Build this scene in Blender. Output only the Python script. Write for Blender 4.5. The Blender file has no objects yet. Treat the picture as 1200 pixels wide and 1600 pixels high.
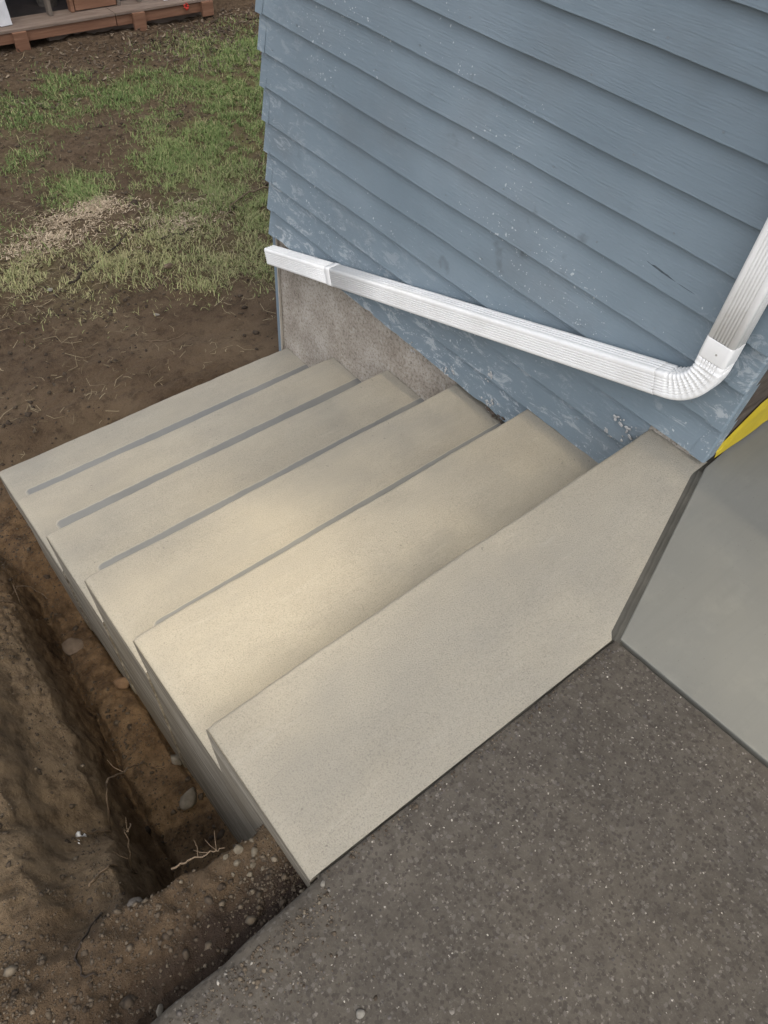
import bpy, bmesh, math, random
import numpy as np
from mathutils import Vector, Matrix, noise as mnoise

# ------------------------------------------------------------------ camera, light, exposure
SC = bpy.context.scene
COL = SC.collection
R = random.Random(7)
NR = np.random.default_rng(11)

cd = bpy.data.cameras.new('camera')
cam = bpy.data.objects.new('camera', cd)
COL.objects.link(cam)
cd.sensor_fit = 'VERTICAL'
cd.sensor_height = 36.0
cd.lens = 1121.81 / 1600 * 36.0
cd.clip_start = 0.05
cd.clip_end = 500
rotm = Matrix(((0.7706738585873228, 0.45960949652914, -0.4413852222156487),
               (-0.633612550745619, 0.6264010109371316, -0.4540450517675202),
               (0.06780073176417555, 0.6295878685276345, 0.7739652295646571)))
cam.matrix_world = Matrix.Translation((-1.678, -0.629, 1.426)) @ rotm.to_4x4()
SC.camera = cam

SUN_DIR = Vector((-0.13, -0.42, 1.0)).normalized()      # towards the sun
SUN_EL = math.asin(SUN_DIR.z)
SUN_AZ = math.atan2(SUN_DIR.x, SUN_DIR.y)
world = bpy.data.worlds.new('World')
SC.world = world
world.use_nodes = True
wn = world.node_tree
wn.nodes.clear()
w_out = wn.nodes.new('ShaderNodeOutputWorld')
w_bg = wn.nodes.new('ShaderNodeBackground')
w_sky = wn.nodes.new('ShaderNodeTexSky')
w_sky.sky_type = 'NISHITA'
w_sky.sun_disc = False
w_sky.sun_elevation = SUN_EL
w_sky.sun_rotation = SUN_AZ
w_sky.air_density = 1.0
w_sky.dust_density = 4.0
w_sky.ozone_density = 1.0
w_bg.inputs['Strength'].default_value = 0.15
w_hs = wn.nodes.new('ShaderNodeHueSaturation')            # thin cloud veil: the blue is mostly washed out
w_hs.inputs['Saturation'].default_value = 0.32
wn.links.new(w_sky.outputs['Color'], w_hs.inputs['Color'])
wn.links.new(w_hs.outputs['Color'], w_bg.inputs['Color'])
wn.links.new(w_bg.outputs['Background'], w_out.inputs['Surface'])

sd = bpy.data.lights.new('sun', 'SUN')
sd.energy = 1.75
sd.angle = math.radians(0.9)
sd.color = (1.0, 0.86, 0.62)
sun = bpy.data.objects.new('sun', sd)
COL.objects.link(sun)
sun.location = (-3, -12, 14)
sun.rotation_euler = SUN_DIR.to_track_quat('Z', 'Y').to_euler()

SC.view_settings.view_transform = 'Standard'
SC.view_settings.look = 'None'
SC.view_settings.exposure = 1.34
SC.view_settings.gamma = 1.0
SC.view_settings.use_curve_mapping = False


# ------------------------------------------------------------------ helpers
def props(o, label=None, cat=None, group=None, kind=None):
    if label: o['label'] = label
    if cat: o['category'] = cat
    if group: o['group'] = group
    if kind: o['kind'] = kind
    return o


def empty(name, loc, label=None, cat=None, group=None):
    o = bpy.data.objects.new(name, None)
    o.empty_display_size = 0.1
    o.location = loc
    COL.objects.link(o)
    return props(o, label, cat, group)


def world_base(parent):
    b = Vector((0, 0, 0))
    while parent is not None:
        b += parent.location
        parent = parent.parent
    return b


def link_mesh(name, me, mat, parent=None, loc=None):
    """mesh vertices are given in world coordinates; they are moved to the parent's frame."""
    base = world_base(parent)
    if loc is not None:
        l = Vector(loc)
    else:
        l = base.copy()
    if l.length > 0:
        me.transform(Matrix.Translation(-l))
    o = bpy.data.objects.new(name, me)
    o.location = l - base
    if mat: me.materials.append(mat)
    COL.objects.link(o)
    if parent: o.parent = parent
    return o


def from_bm(name, bm, mat, parent=None, smooth=False, loc=None):
    bmesh.ops.recalc_face_normals(bm, faces=bm.faces[:])
    me = bpy.data.meshes.new(name)
    bm.to_mesh(me)
    bm.free()
    if smooth:
        me.polygons.foreach_set('use_smooth', [True] * len(me.polygons))
    return link_mesh(name, me, mat, parent, loc)


def from_arrays(name, verts, faces, mat, parent=None, smooth=False, loc=None, tint=None):
    """faces: (n,3) or (n,4) int array; quick path for large meshes."""
    verts = np.asarray(verts, np.float32)
    faces = np.asarray(faces, np.int32)
    me = bpy.data.meshes.new(name)
    n, k = faces.shape
    me.vertices.add(len(verts))
    me.vertices.foreach_set('co', verts.ravel())
    me.loops.add(n * k)
    me.loops.foreach_set('vertex_index', faces.ravel())
    me.polygons.add(n)
    me.polygons.foreach_set('loop_start', np.arange(n, dtype=np.int32) * k)
    me.polygons.foreach_set('loop_total', np.full(n, k, np.int32))
    if smooth:
        me.polygons.foreach_set('use_smooth', np.ones(n, bool))
    me.update(calc_edges=True)
    if tint is not None:
        a = me.attributes.new('tint', 'FLOAT', 'POINT')
        a.data.foreach_set('value', np.asarray(tint, np.float32))
    me.validate()
    return link_mesh(name, me, mat, parent, loc)


def add_box(bm, lo, hi, jit=0.0):
    vs = []
    for x in (lo[0], hi[0]):
        for y in (lo[1], hi[1]):
            for z in (lo[2], hi[2]):
                vs.append(bm.verts.new((x + R.uniform(-jit, jit), y + R.uniform(-jit, jit), z + R.uniform(-jit, jit))))
    for f in ((0, 1, 3, 2), (4, 6, 7, 5), (0, 4, 5, 1), (2, 3, 7, 6), (0, 2, 6, 4), (1, 5, 7, 3)):
        bm.faces.new([vs[i] for i in f])


def box(name, lo, hi, mat, parent=None, bevel=0.0, jit=0.0, loc=None):
    bm = bmesh.new()
    add_box(bm, lo, hi, jit)
    if bevel:
        bmesh.ops.bevel(bm, geom=bm.edges[:], offset=bevel, segments=2, affect='EDGES', profile=0.6)
    return from_bm(name, bm, mat, parent, loc=loc)


def tube(bm, pts, radii, seg=7):
    """tapered tube through points (world)"""
    rings = []
    n = len(pts)
    pts = [Vector(p) for p in pts]
    for i, p in enumerate(pts):
        t = (pts[min(i + 1, n - 1)] - pts[max(i - 1, 0)]).normalized()
        a = t.orthogonal().normalized()
        ref = Vector((0.31, 0.2, 0.93))
        a = (ref - t * ref.dot(t))
        a = a.normalized() if a.length > 1e-3 else t.orthogonal().normalized()
        b = t.cross(a)
        r = radii[i] if hasattr(radii, '__len__') else radii
        rings.append([bm.verts.new(p + a * math.cos(q) * r + b * math.sin(q) * r)
                      for q in (2 * math.pi * k / seg for k in range(seg))])
    for i in range(n - 1):
        for k in range(seg):
            bm.faces.new((rings[i][k], rings[i][(k + 1) % seg], rings[i + 1][(k + 1) % seg], rings[i + 1][k]))
    bm.faces.new(rings[0][::-1])
    bm.faces.new(rings[-1])


# ---- node material helper
TONE = [0.87]           # overall albedo trim for the matt surfaces


class Mat:
    def __init__(self, name, rough=0.85, spec=0.3):
        self.m = bpy.data.materials.new(name)
        self.m.use_nodes = True
        self.t = self.m.node_tree
        self.b = self.t.nodes['Principled BSDF']
        self.b.inputs['Roughness'].default_value = rough
        self.b.inputs['Specular IOR Level'].default_value = spec
        self._pos = None

    def n(self, typ, **kw):
        nd = self.t.nodes.new(typ)
        for k, v in kw.items():
            setattr(nd, k, v)
        return nd

    def link(self, a, b):
        self.t.links.new(a, b)

    def pos(self, scale=(1, 1, 1), rot=(0, 0, 0)):
        if self._pos is None:
            self._pos = self.n('ShaderNodeNewGeometry').outputs['Position']
        mp = self.n('ShaderNodeMapping')
        mp.inputs['Scale'].default_value = scale
        mp.inputs['Rotation'].default_value = rot
        self.link(self._pos, mp.inputs['Vector'])
        return mp.outputs['Vector']

    def noise(self, scale, detail=4, rough=0.55, stretch=(1, 1, 1), rot=(0, 0, 0), dist=0.0):
        nd = self.n('ShaderNodeTexNoise')
        nd.inputs['Scale'].default_value = scale
        nd.inputs['Detail'].default_value = detail
        nd.inputs['Roughness'].default_value = rough
        nd.inputs['Distortion'].default_value = dist
        self.link(self.pos(stretch, rot), nd.inputs['Vector'])
        return nd.outputs['Fac']

    def voronoi(self, scale, feature='F1', stretch=(1, 1, 1), rand=1.0, warp=0.0):
        nd = self.n('ShaderNodeTexVoronoi', feature=feature)
        nd.inputs['Scale'].default_value = scale
        nd.inputs['Randomness'].default_value = rand
        v = self.pos(stretch)
        if warp:                                  # ragged outlines
            nz = self.n('ShaderNodeTexNoise')
            nz.inputs['Scale'].default_value = scale * 1.7
            nz.inputs['Detail'].default_value = 2
            self.link(v, nz.inputs['Vector'])
            ad = self.n('ShaderNodeVectorMath', operation='MULTIPLY_ADD')
            self.link(nz.outputs['Color'], ad.inputs[0])
            ad.inputs[1].default_value = (warp / scale,) * 3
            self.link(v, ad.inputs[2])
            v = ad.outputs[0]
        self.link(v, nd.inputs['Vector'])
        return nd

    def ramp(self, fac, stops, interp='LINEAR'):
        nd = self.n('ShaderNodeValToRGB')
        nd.color_ramp.interpolation = interp
        el = nd.color_ramp.elements
        while len(el) < len(stops):
            el.new(0.5)
        for e, (p, c) in zip(el, stops):
            e.position = p
            e.color = (*[q * TONE[0] for q in c], 1) if hasattr(c, '__len__') else (c, c, c, 1)
        self.link(fac, nd.inputs['Fac'])
        return nd.outputs['Color']

    def rng(self, fac, a, b, c=0.0, d=1.0):
        nd = self.n('ShaderNodeMapRange')
        nd.inputs['From Min'].default_value = a
        nd.inputs['From Max'].default_value = b
        nd.inputs['To Min'].default_value = c
        nd.inputs['To Max'].default_value = d
        self.link(fac, nd.inputs['Value'])
        return nd.outputs['Result']

    def math(self, op, a, b=None):
        nd = self.n('ShaderNodeMath', operation=op)
        for i, v in enumerate((a, b)):
            if v is None: continue
            if isinstance(v, (int, float)): nd.inputs[i].default_value = v
            else: self.link(v, nd.inputs[i])
        return nd.outputs[0]

    def mix(self, fac, a, b, blend='MIX'):
        nd = self.n('ShaderNodeMix', data_type='RGBA', blend_type=blend)
        for key, v in (('Factor', fac), ('A', a), ('B', b)):
            s = [i for i in nd.inputs if i.name == key and (i.type == 'VALUE' if key == 'Factor' else i.type == 'RGBA')][0]
            if isinstance(v, (int, float)): s.default_value = v
            elif isinstance(v, tuple): s.default_value = (*[q * TONE[0] for q in v], 1)
            else: self.link(v, s)
        return [o for o in nd.outputs if o.type == 'RGBA'][0]

    def sep(self):
        if self._pos is None: self.pos()
        nd = self.n('ShaderNodeSeparateXYZ')
        self.link(self._pos, nd.inputs[0])
        return nd.outputs

    def color(self, c):
        if isinstance(c, tuple): self.b.inputs['Base Color'].default_value = (*c, 1)
        else: self.link(c, self.b.inputs['Base Color'])

    def bump(self, parts):
        """parts: list of (height socket, strength, distance)"""
        prev = None
        for h, s, d in parts:
            nd = self.n('ShaderNodeBump')
            nd.inputs['Strength'].default_value = s
            nd.inputs['Distance'].default_value = d
            self.link(h, nd.inputs['Height'])
            if prev is not None: self.link(prev, nd.inputs['Normal'])
            prev = nd.outputs['Normal']
        self.link(prev, self.b.inputs['Normal'])

    def attr(self, name):
        return self.n('ShaderNodeAttribute', attribute_name=name).outputs['Fac']

    def objrand(self):
        return self.n('ShaderNodeObjectInfo').outputs['Random']


# ------------------------------------------------------------------ materials
def mat_broom():
    m = Mat('broomed concrete', 0.88, 0.25)
    big = m.noise(1.6, 4, 0.6, (0.6, 1.4, 1))
    mid = m.noise(9, 5, 0.65, (0.5, 1.3, 1))
    fine = m.noise(300, 3, 0.75)
    speck = m.noise(150, 2, 0.6)
    streak = m.noise(7, 4, 0.7, (0.35, 22, 22))
    c = m.ramp(big, [(0.30, (0.315, 0.284, 0.226)), (0.52, (0.366, 0.332, 0.266)), (0.72, (0.41, 0.374, 0.302))])
    c = m.mix(m.rng(speck, 0.62, 0.75, 0.0, 0.30), c, (0.20, 0.18, 0.15))
    c = m.mix(m.rng(mid, 0.35, 0.7, 0.0, 0.35), c, (0.29, 0.27, 0.23))
    c = m.mix(m.rng(fine, 0.32, 0.50, 0.50, 0.0), c, (0.13, 0.118, 0.098))
    c = m.mix(m.rng(fine, 0.58, 0.75, 0.0, 0.22), c, (0.56, 0.52, 0.45))
    c = m.mix(m.rng(streak, 0.52, 0.75, 0.0, 0.10), c, (0.27, 0.25, 0.21))
    pat = m.noise(4.2, 5, 0.62, (0.8, 1.3, 1))
    c = m.mix(m.rng(pat, 0.50, 0.72, 0, 0.40), c, (0.255, 0.24, 0.207))
    scr = m.noise(3.0, 6, 0.75, (0.6, 9, 9), (0, 0, 0.5), 1.5)
    c = m.mix(m.rng(scr, 0.58, 0.70, 0, 0.22), c, (0.45, 0.42, 0.355))
    v = m.voronoi(34, warp=0.8)
    dot = m.math('MULTIPLY', m.math('LESS_THAN', v.outputs['Distance'], 0.10),
                 m.math('GREATER_THAN', m.noise(3.2, 2), 0.60))
    c = m.mix(m.math('MULTIPLY', dot, 0.55), c, (0.16, 0.145, 0.12))
    m.color(c)
    m.bump([(streak, 0.24, 0.003), (fine, 0.65, 0.003), (mid, 0.08, 0.004)])
    return m.m


def mat_trowel():
    m = Mat('trowelled concrete', 0.62, 0.35)
    big = m.noise(1.3, 4, 0.55)
    mid = m.noise(6, 5, 0.6, (0.5, 1.6, 1), (0, 0, 0.6))
    c = m.ramp(big, [(0.3, (0.170, 0.166, 0.144)), (0.55, (0.196, 0.191, 0.166)), (0.75, (0.222, 0.216, 0.188))])
    c = m.mix(m.rng(mid, 0.45, 0.7, 0, 0.3), c, (0.20, 0.198, 0.176))
    f = m.noise(500, 2, 0.6)
    c = m.mix(m.rng(f, 0.55, 0.8, 0, 0.15), c, (0.26, 0.255, 0.23))
    arc = m.noise(5, 5, 0.7, (0.35, 5, 1), (0, 0, 0.9), 1.2)         # sweeps of the trowel
    c = m.mix(m.rng(arc, 0.50, 0.68, 0, 0.20), c, (0.145, 0.143, 0.124))
    mot = m.noise(13, 6, 0.7)
    c = m.mix(m.rng(mot, 0.52, 0.68, 0, 0.30), c, (0.25, 0.245, 0.208))
    pin = m.voronoi(60, warp=0.8)
    c = m.mix(m.math('MULTIPLY', m.math('LESS_THAN', pin.outputs['Distance'], 0.07), 0.5), c, (0.10, 0.097, 0.085))
    m.color(c)
    m.bump([(mid, 0.15, 0.004), (arc, 0.10, 0.003), (f, 0.2, 0.0012)])
    return m.m


def mat_joint():
    m = Mat('damp tooled joint', 0.75, 0.2)
    c = m.ramp(m.noise(14, 4), [(0.3, (0.060, 0.056, 0.046)), (0.7, (0.098, 0.092, 0.077))])
    m.color(c)
    return m.m


def mat_grey_strip():  # darker grey concrete, breaking up into the tread tone at its edges
    m = Mat('smooth grey concrete', 0.6, 0.35)
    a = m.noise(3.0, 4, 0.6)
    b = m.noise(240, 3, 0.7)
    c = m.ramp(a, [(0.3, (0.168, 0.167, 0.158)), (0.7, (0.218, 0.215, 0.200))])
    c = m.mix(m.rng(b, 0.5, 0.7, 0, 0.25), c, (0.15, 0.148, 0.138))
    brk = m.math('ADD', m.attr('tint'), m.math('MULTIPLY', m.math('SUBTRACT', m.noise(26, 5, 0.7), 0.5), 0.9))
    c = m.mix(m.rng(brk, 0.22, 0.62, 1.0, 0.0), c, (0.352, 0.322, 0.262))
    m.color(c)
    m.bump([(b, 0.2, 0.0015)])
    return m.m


def mat_form():
    """formed side faces of the steps: smears and soil staining"""
    m = Mat('formed concrete side', 0.8, 0.3)
    st = m.noise(4, 5, 0.65, (8, 0.7, 9), (0.45, 0, 0))
    c = m.ramp(st, [(0.34, (0.13, 0.108, 0.078)), (0.5, (0.24, 0.212, 0.165)), (0.66, (0.38, 0.345, 0.285))])
    sp = m.noise(60, 3)
    c = m.mix(m.rng(sp, 0.55, 0.7, 0, 0.4), c, (0.14, 0.115, 0.085))
    b = m.noise(3.0, 4, 0.6)
    c = m.mix(m.rng(b, 0.5, 0.72, 0, 0.6), c, (0.21, 0.175, 0.125))
    m.color(c)
    m.bump([(st, 0.25, 0.004), (sp, 0.3, 0.002)])
    return m.m


def mat_foundation():
    m = Mat('old foundation concrete', 0.92, 0.2)
    big = m.noise(5, 5, 0.6)
    g = m.noise(75, 5, 0.8)
    c = m.ramp(big, [(0.30, (0.31, 0.262, 0.21)), (0.5, (0.47, 0.412, 0.345)), (0.68, (0.62, 0.56, 0.485))])
    c = m.mix(m.rng(g, 0.36, 0.5, 0.75, 0), c, (0.15, 0.12, 0.09))
    c = m.mix(m.rng(g, 0.53, 0.66, 0, 0.7), c, (0.56, 0.52, 0.46))
    x, y, z = m.sep()
    low = m.math('ADD', z, m.math('MULTIPLY', m.noise(14, 4), 0.35))
    # mortar smears left along the pour line
    sm = m.noise(16, 5, 0.65)
    c = m.mix(m.rng(sm, 0.60, 0.70, 0, 0.55), c, (0.60, 0.56, 0.50))
    m.color(c)
    m.bump([(g, 0.9, 0.007), (big, 0.3, 0.01)])
    return m.m


def mat_siding():
    m = Mat('blue painted clapboard', 0.5, 0.4)
    x, y, z = m.sep()
    big = m.noise(1.8, 4, 0.55)
    rv = m.n('ShaderNodeVectorMath', operation='ADD')
    m.link(m.pos((1, 1.2, 26)), rv.inputs[0])
    m.link(m.math('MULTIPLY', m.objrand(), 61.0), rv.inputs[1])
    gn = m.n('ShaderNodeTexNoise')
    gn.inputs['Scale'].default_value = 9
    gn.inputs['Detail'].default_value = 5
    gn.inputs['Roughness'].default_value = 0.7
    gn.inputs['Distortion'].default_value = 0.5
    m.link(rv.outputs[0], gn.inputs['Vector'])
    grain = gn.outputs['Fac']
    c = m.ramp(big, [(0.3, (0.178, 0.230, 0.266)), (0.55, (0.220, 0.277, 0.316)), (0.75, (0.258, 0.315, 0.355))])
    rnd = m.objrand()
    c = m.mix(m.rng(rnd, 0, 1, 0.0, 0.22), c, (0.17, 0.215, 0.25))
    patch = m.rng(m.noise(3.1, 4), 0.48, 0.62, 0.0, 1.0)
    c = m.mix(m.math('MULTIPLY', m.rng(grain, 0.56, 0.70, 0, 0.42), patch), c, (0.40, 0.445, 0.475))
    c = m.mix(m.math('MULTIPLY', m.rng(grain, 0.42, 0.30, 0, 0.40), patch), c, (0.15, 0.19, 0.215))
    # warm rubbed dirt
    d = m.noise(2.6, 5, 0.6, (1, 1, 1.5))
    c = m.mix(m.rng(d, 0.50, 0.78, 0, 0.45), c, (0.165, 0.185, 0.195))
    # hand smudges
    s = m.noise(11, 3, 0.5)
    s2 = m.noise(1.7, 2, 0.5)
    sm = m.math('MULTIPLY', m.rng(s, 0.66, 0.76, 0, 1), m.rng(s2, 0.50, 0.58, 0, 0.5))
    c = m.mix(sm, c, (0.085, 0.095, 0.10))
    # white spatters, thick low on the wall, rare higher up
    amt = m.math('ADD', m.rng(z, -0.30, 0.75, 0.34, -0.06), m.rng(m.noise(2.3, 3), 0.42, 0.66, -0.30, 0.40))
    for sc, rad in ((34, 0.22), (72, 0.26), (130, 0.30)):
        v = m.voronoi(sc, warp=0.8)
        r_ = m.n('ShaderNodeSeparateColor')
        m.link(v.outputs['Color'], r_.inputs[0])
        thr = m.math('MULTIPLY', amt, 0.55)
        keep = m.math('LESS_THAN', r_.outputs[0], thr)
        rad_s = m.math('MULTIPLY', r_.outputs[1], rad)
        dot = m.math('MULTIPLY', m.math('LESS_THAN', v.outputs['Distance'], rad_s), keep)
        c = m.mix(m.math('MULTIPLY', dot, 0.60), c, (0.66, 0.69, 0.70))
    # chalky plaster smears by the steps and at both corners
    lowz = m.rng(z, -0.30, 0.06, 1.0, 0.0)
    farc = m.math('MULTIPLY', m.rng(y, 1.45, 2.0, 0, 1), m.rng(z, 0.75, -0.2, 0.15, 0.9))
    nearc = m.math('MULTIPLY', m.rng(y, 0.08, -0.16, 0, 1), m.rng(z, 0.7, 0.15, 0, 1))
    where = m.math('MAXIMUM', lowz, m.math('MAXIMUM', farc, nearc))
    pl = m.noise(15, 9, 0.82, (1, 0.8, 1.9), (0.5, 0, 0), 0.6)
    pm = m.math('MULTIPLY', m.rng(pl, 0.535, 0.575, 0, 1), where)
    c = m.mix(m.math('MULTIPLY', pm, 0.75), c, (0.50, 0.535, 0.55))
    br = m.noise(21, 5, 0.7)
    bm_ = m.math('MULTIPLY', m.rng(br, 0.66, 0.72, 0, 1), m.rng(z, -0.30, -0.05, 1.0, 0.0))
    c = m.mix(m.math('MULTIPLY', bm_, 0.8), c, (0.12, 0.085, 0.055))
    m.color(c)
    m.bump([(grain, 0.55, 0.004), (m.noise(5, 3), 0.10, 0.02), (pl, 0.2, 0.003)])
    return m.m


def mat_simple(name, stops, scale=8, rough=0.8, stretch=(1, 1, 1), bump=0.2, dist=0.004, spec=0.3, detail=5):
    m = Mat(name, rough, spec)
    nz = m.noise(scale, detail, 0.65, stretch)
    m.color(m.ramp(nz, stops))
    if bump: m.bump([(nz, bump, dist)])
    return m.m


def mat_spout():
    m = Mat('white enamelled metal', 0.32, 0.6)
    a = m.noise(7, 5, 0.65)
    b = m.noise(38, 4, 0.7)
    c = m.ramp(a, [(0.3, (0.78, 0.765, 0.735)), (0.6, (0.86, 0.85, 0.825))])
    c = m.mix(m.math('MULTIPLY', m.rng(b, 0.60, 0.74, 0, 0.34), m.rng(m.noise(4, 2), 0.5, 0.6, 0, 1)), c, (0.50, 0.45, 0.37))
    m.color(c)
    m.bump([(b, 0.05, 0.001)])
    return m.m


def mat_asphalt():
    m = Mat('weathered aggregate driveway', 0.9, 0.25)
    big = m.noise(1.7, 4, 0.6)
    mid = m.noise(26, 5, 0.7)
    fine = m.noise(260, 3, 0.7)
    c = m.ramp(big, [(0.3, (0.076, 0.065, 0.051)), (0.55, (0.096, 0.083, 0.067)), (0.75, (0.116, 0.102, 0.084))])
    c = m.mix(m.rng(mid, 0.36, 0.62, 0.55, 0.0), c, (0.045, 0.037, 0.030))
    c = m.mix(m.rng(fine, 0.55, 0.72, 0, 0.5), c, (0.13, 0.118, 0.10))
    for sc, rad, share, col in ((66, 0.44, 0.20, (0.052, 0.044, 0.036)), (118, 0.48, 0.44, (0.050, 0.042, 0.034)), (84, 0.42, 0.26, (0.120, 0.107, 0.092)),
                                (150, 0.38, 0.12, (0.18, 0.16, 0.135)), (170, 0.30, 0.018, (0.45, 0.41, 0.35))):
        v = m.voronoi(sc, warp=1.2)
        r_ = m.n('ShaderNodeSeparateColor')
        m.link(v.outputs['Color'], r_.inputs[0])
        keep = m.math('LESS_THAN', r_.outputs[0], share)
        dot = m.math('MULTIPLY', m.rng(v.outputs['Distance'], rad * 0.75, rad, 1, 0), keep)
        c = m.mix(m.math('MULTIPLY', dot, 0.75), c, col)
    m.color(c)
    v = m.voronoi(95)
    m.bump([(v.outputs['Distance'], 0.35, 0.003), (fine, 0.4, 0.0015), (mid, 0.3, 0.004)])
    return m.m


def mat_soil():
    m = Mat('bare earth', 0.95, 0.15)
    big = m.noise(2.2, 5, 0.6)
    mid = m.noise(15, 6, 0.7)
    fine = m.noise(130, 4, 0.75)
    x, y, z = m.sep()
    c = m.ramp(big, [(0.3, (0.070, 0.050, 0.034)), (0.5, (0.108, 0.080, 0.056)), (0.7, (0.150, 0.117, 0.084))])
    # freshly cut clay of the trench is redder, the top soil of the yard darker
    clay = m.math('MULTIPLY', m.rng(x, -1.86, -1.72, 0, 1), m.rng(z, -0.75, -1.05, 0, 1))
    clay = m.math('MULTIPLY', clay, m.rng(y, 2.15, 1.8, 0, 1))
    clay = m.math('MULTIPLY', clay, m.rng(x, -1.2, -1.4, 0, 1))
    cc = m.ramp(mid, [(0.3, (0.075, 0.048, 0.028)), (0.55, (0.140, 0.094, 0.056)), (0.75, (0.23, 0.165, 0.105))])
    c = m.mix(clay, c, cc)
    tan = m.math('MULTIPLY', m.rng(x, -1.45, -1.65, 0, 1), m.rng(y, 1.9, 1.0, 0, 1))
    tan = m.math('MULTIPLY', tan, m.rng(m.math('ADD', y, m.math('MULTIPLY', m.noise(6, 4), 0.2)), -0.04, 0.16, 0.0, 1))
    tan = m.math('MULTIPLY', tan, m.rng(z, -1.15, -0.85, 0, 1))
    c = m.mix(m.math('MULTIPLY', tan, m.rng(mid, 0.3, 0.65, 0.35, 0.85)), c, (0.285, 0.225, 0.160))
    yard = m.rng(y, 2.3, 3.0, 0, 0.6)
    c = m.mix(yard, c, m.ramp(mid, [(0.3, (0.050, 0.034, 0.024)), (0.5, (0.080, 0.058, 0.041)), (0.68, (0.125, 0.098, 0.074))]))
    moss = m.math('MULTIPLY', m.attr('tint'), m.rng(m.noise(11, 5, 0.7), 0.35, 0.62, 0, 0.75))
    c = m.mix(moss, c, (0.135, 0.145, 0.060))
    c = m.mix(m.rng(mid, 0.32, 0.50, 0.6, 0), c, (0.032, 0.022, 0.015))
    c = m.mix(m.rng(fine, 0.56, 0.74, 0, 0.5), c, (0.21, 0.175, 0.13))
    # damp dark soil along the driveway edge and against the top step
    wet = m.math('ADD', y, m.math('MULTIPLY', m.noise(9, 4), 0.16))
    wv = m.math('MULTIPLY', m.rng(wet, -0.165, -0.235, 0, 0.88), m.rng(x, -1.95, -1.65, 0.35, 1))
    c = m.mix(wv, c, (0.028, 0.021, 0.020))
    c = m.mix(1.0, c, (1.04 / 0.87, 0.96 / 0.87, 0.84 / 0.87), 'MULTIPLY')
    m.color(c)
    m.bump([(mid, 0.6, 0.02), (fine, 0.9, 0.007), (m.noise(45, 5, 0.75), 0.7, 0.012)])
    return m.m


def mat_tint(name, a, b, rough=0.8, mid=None):
    """colour picked per piece from the 'tint' attribute"""
    m = Mat(name, rough, 0.25)
    t = m.attr('tint')
    st = [(0.0, a), (1.0, b)] if mid is None else [(0.0, a), (0.5, mid), (1.0, b)]
    m.color(m.ramp(t, st))
    return m.m


M_BROOM, M_TROWEL, M_JOINT, M_FORM, M_GREY_STRIP = mat_broom(), mat_trowel(), mat_joint(), mat_form(), mat_grey_strip()
M_FOUND, M_SIDING, M_ASPH, M_SOIL = mat_foundation(), mat_siding(), mat_asphalt(), mat_soil()
TONE[0] = 1.0
M_SPOUT = mat_spout()
TONE[0] = 0.87
M_BLUEWOOD = mat_simple('blue painted trim', [(0.3, (0.15, 0.20, 0.24)), (0.7, (0.24, 0.29, 0.33))], 9, 0.55, (1, 1, 0.3))
M_GOUGE = mat_simple('split wood', [(0.3, (0.05, 0.065, 0.075)), (0.7, (0.10, 0.12, 0.135))], 40, 0.8)
M_NAIL = mat_simple('painted nail head', [(0.3, (0.17, 0.20, 0.22)), (0.7, (0.27, 0.31, 0.34))], 90, 0.6)
M_PLASTER = mat_simple('plaster splash', [(0.3, (0.34, 0.34, 0.33)), (0.7, (0.58, 0.57, 0.55))], 70, 0.9, bump=0.5)
M_CREAM = mat_simple('bare cream edge', [(0.3, (0.42, 0.37, 0.30)), (0.7, (0.55, 0.50, 0.42))], 20, 0.7)
M_SHEATH = mat_simple('weathered brown sheathing', [(0.3, (0.045, 0.032, 0.024)), (0.6, (0.11, 0.085, 0.065)), (0.75, (0.19, 0.16, 0.13))],
                      24, 0.9, (0.4, 1, 2), 0.6, 0.006)
M_YELLOW = mat_simple('yellow flashing membrane', [(0.3, (0.46, 0.335, 0.012)), (0.7, (0.60, 0.46, 0.03))], 10, 0.45, bump=0.25, dist=0.008)
M_ROOF = mat_simple('roofing', [(0.3, (0.05, 0.05, 0.05)), (0.7, (0.09, 0.09, 0.09))], 20)
M_ADDED_SOFFIT = mat_simple('white added soffit', [(0.3, (0.6, 0.6, 0.58)), (0.7, (0.7, 0.7, 0.68))], 4)
M_CEDAR = mat_simple('red brown cedar', [(0.3, (0.15, 0.072, 0.042)), (0.55, (0.22, 0.112, 0.068)), (0.75, (0.28, 0.155, 0.10))], 7, 0.75, (0.3, 3, 6))
M_CEDAR2 = mat_simple('grey brown deck board', [(0.3, (0.16, 0.115, 0.09)), (0.7, (0.26, 0.20, 0.16))], 9, 0.8, (0.4, 4, 4))
M_OLDWOOD = mat_simple('grey weathered stud', [(0.3, (0.13, 0.105, 0.085)), (0.7, (0.20, 0.165, 0.135))], 12, 0.85, (4, 4, 0.4))
M_DARK = mat_simple('dark lining', [(0.3, (0.016, 0.013, 0.013)), (0.6, (0.03, 0.025, 0.025)), (0.75, (0.06, 0.05, 0.05))], 7, 0.7)
M_PANE = mat_simple('dark glass', [(0.3, (0.008, 0.008, 0.01)), (0.7, (0.02, 0.02, 0.024))], 3, 0.12, bump=0, spec=0.6)
M_WHITE = mat_simple('white painted post', [(0.3, (0.62, 0.62, 0.64)), (0.7, (0.76, 0.76, 0.78))], 14, 0.5)
M_RED = mat_simple('red petal', [(0.3, (0.38, 0.02, 0.015)), (0.7, (0.55, 0.05, 0.03))], 30, 0.6)
M_FENCE = mat_simple('dark stained board', [(0.3, (0.020, 0.019, 0.016)), (0.7, (0.045, 0.042, 0.036))], 9, 0.8, (0.4, 3, 5))
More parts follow.
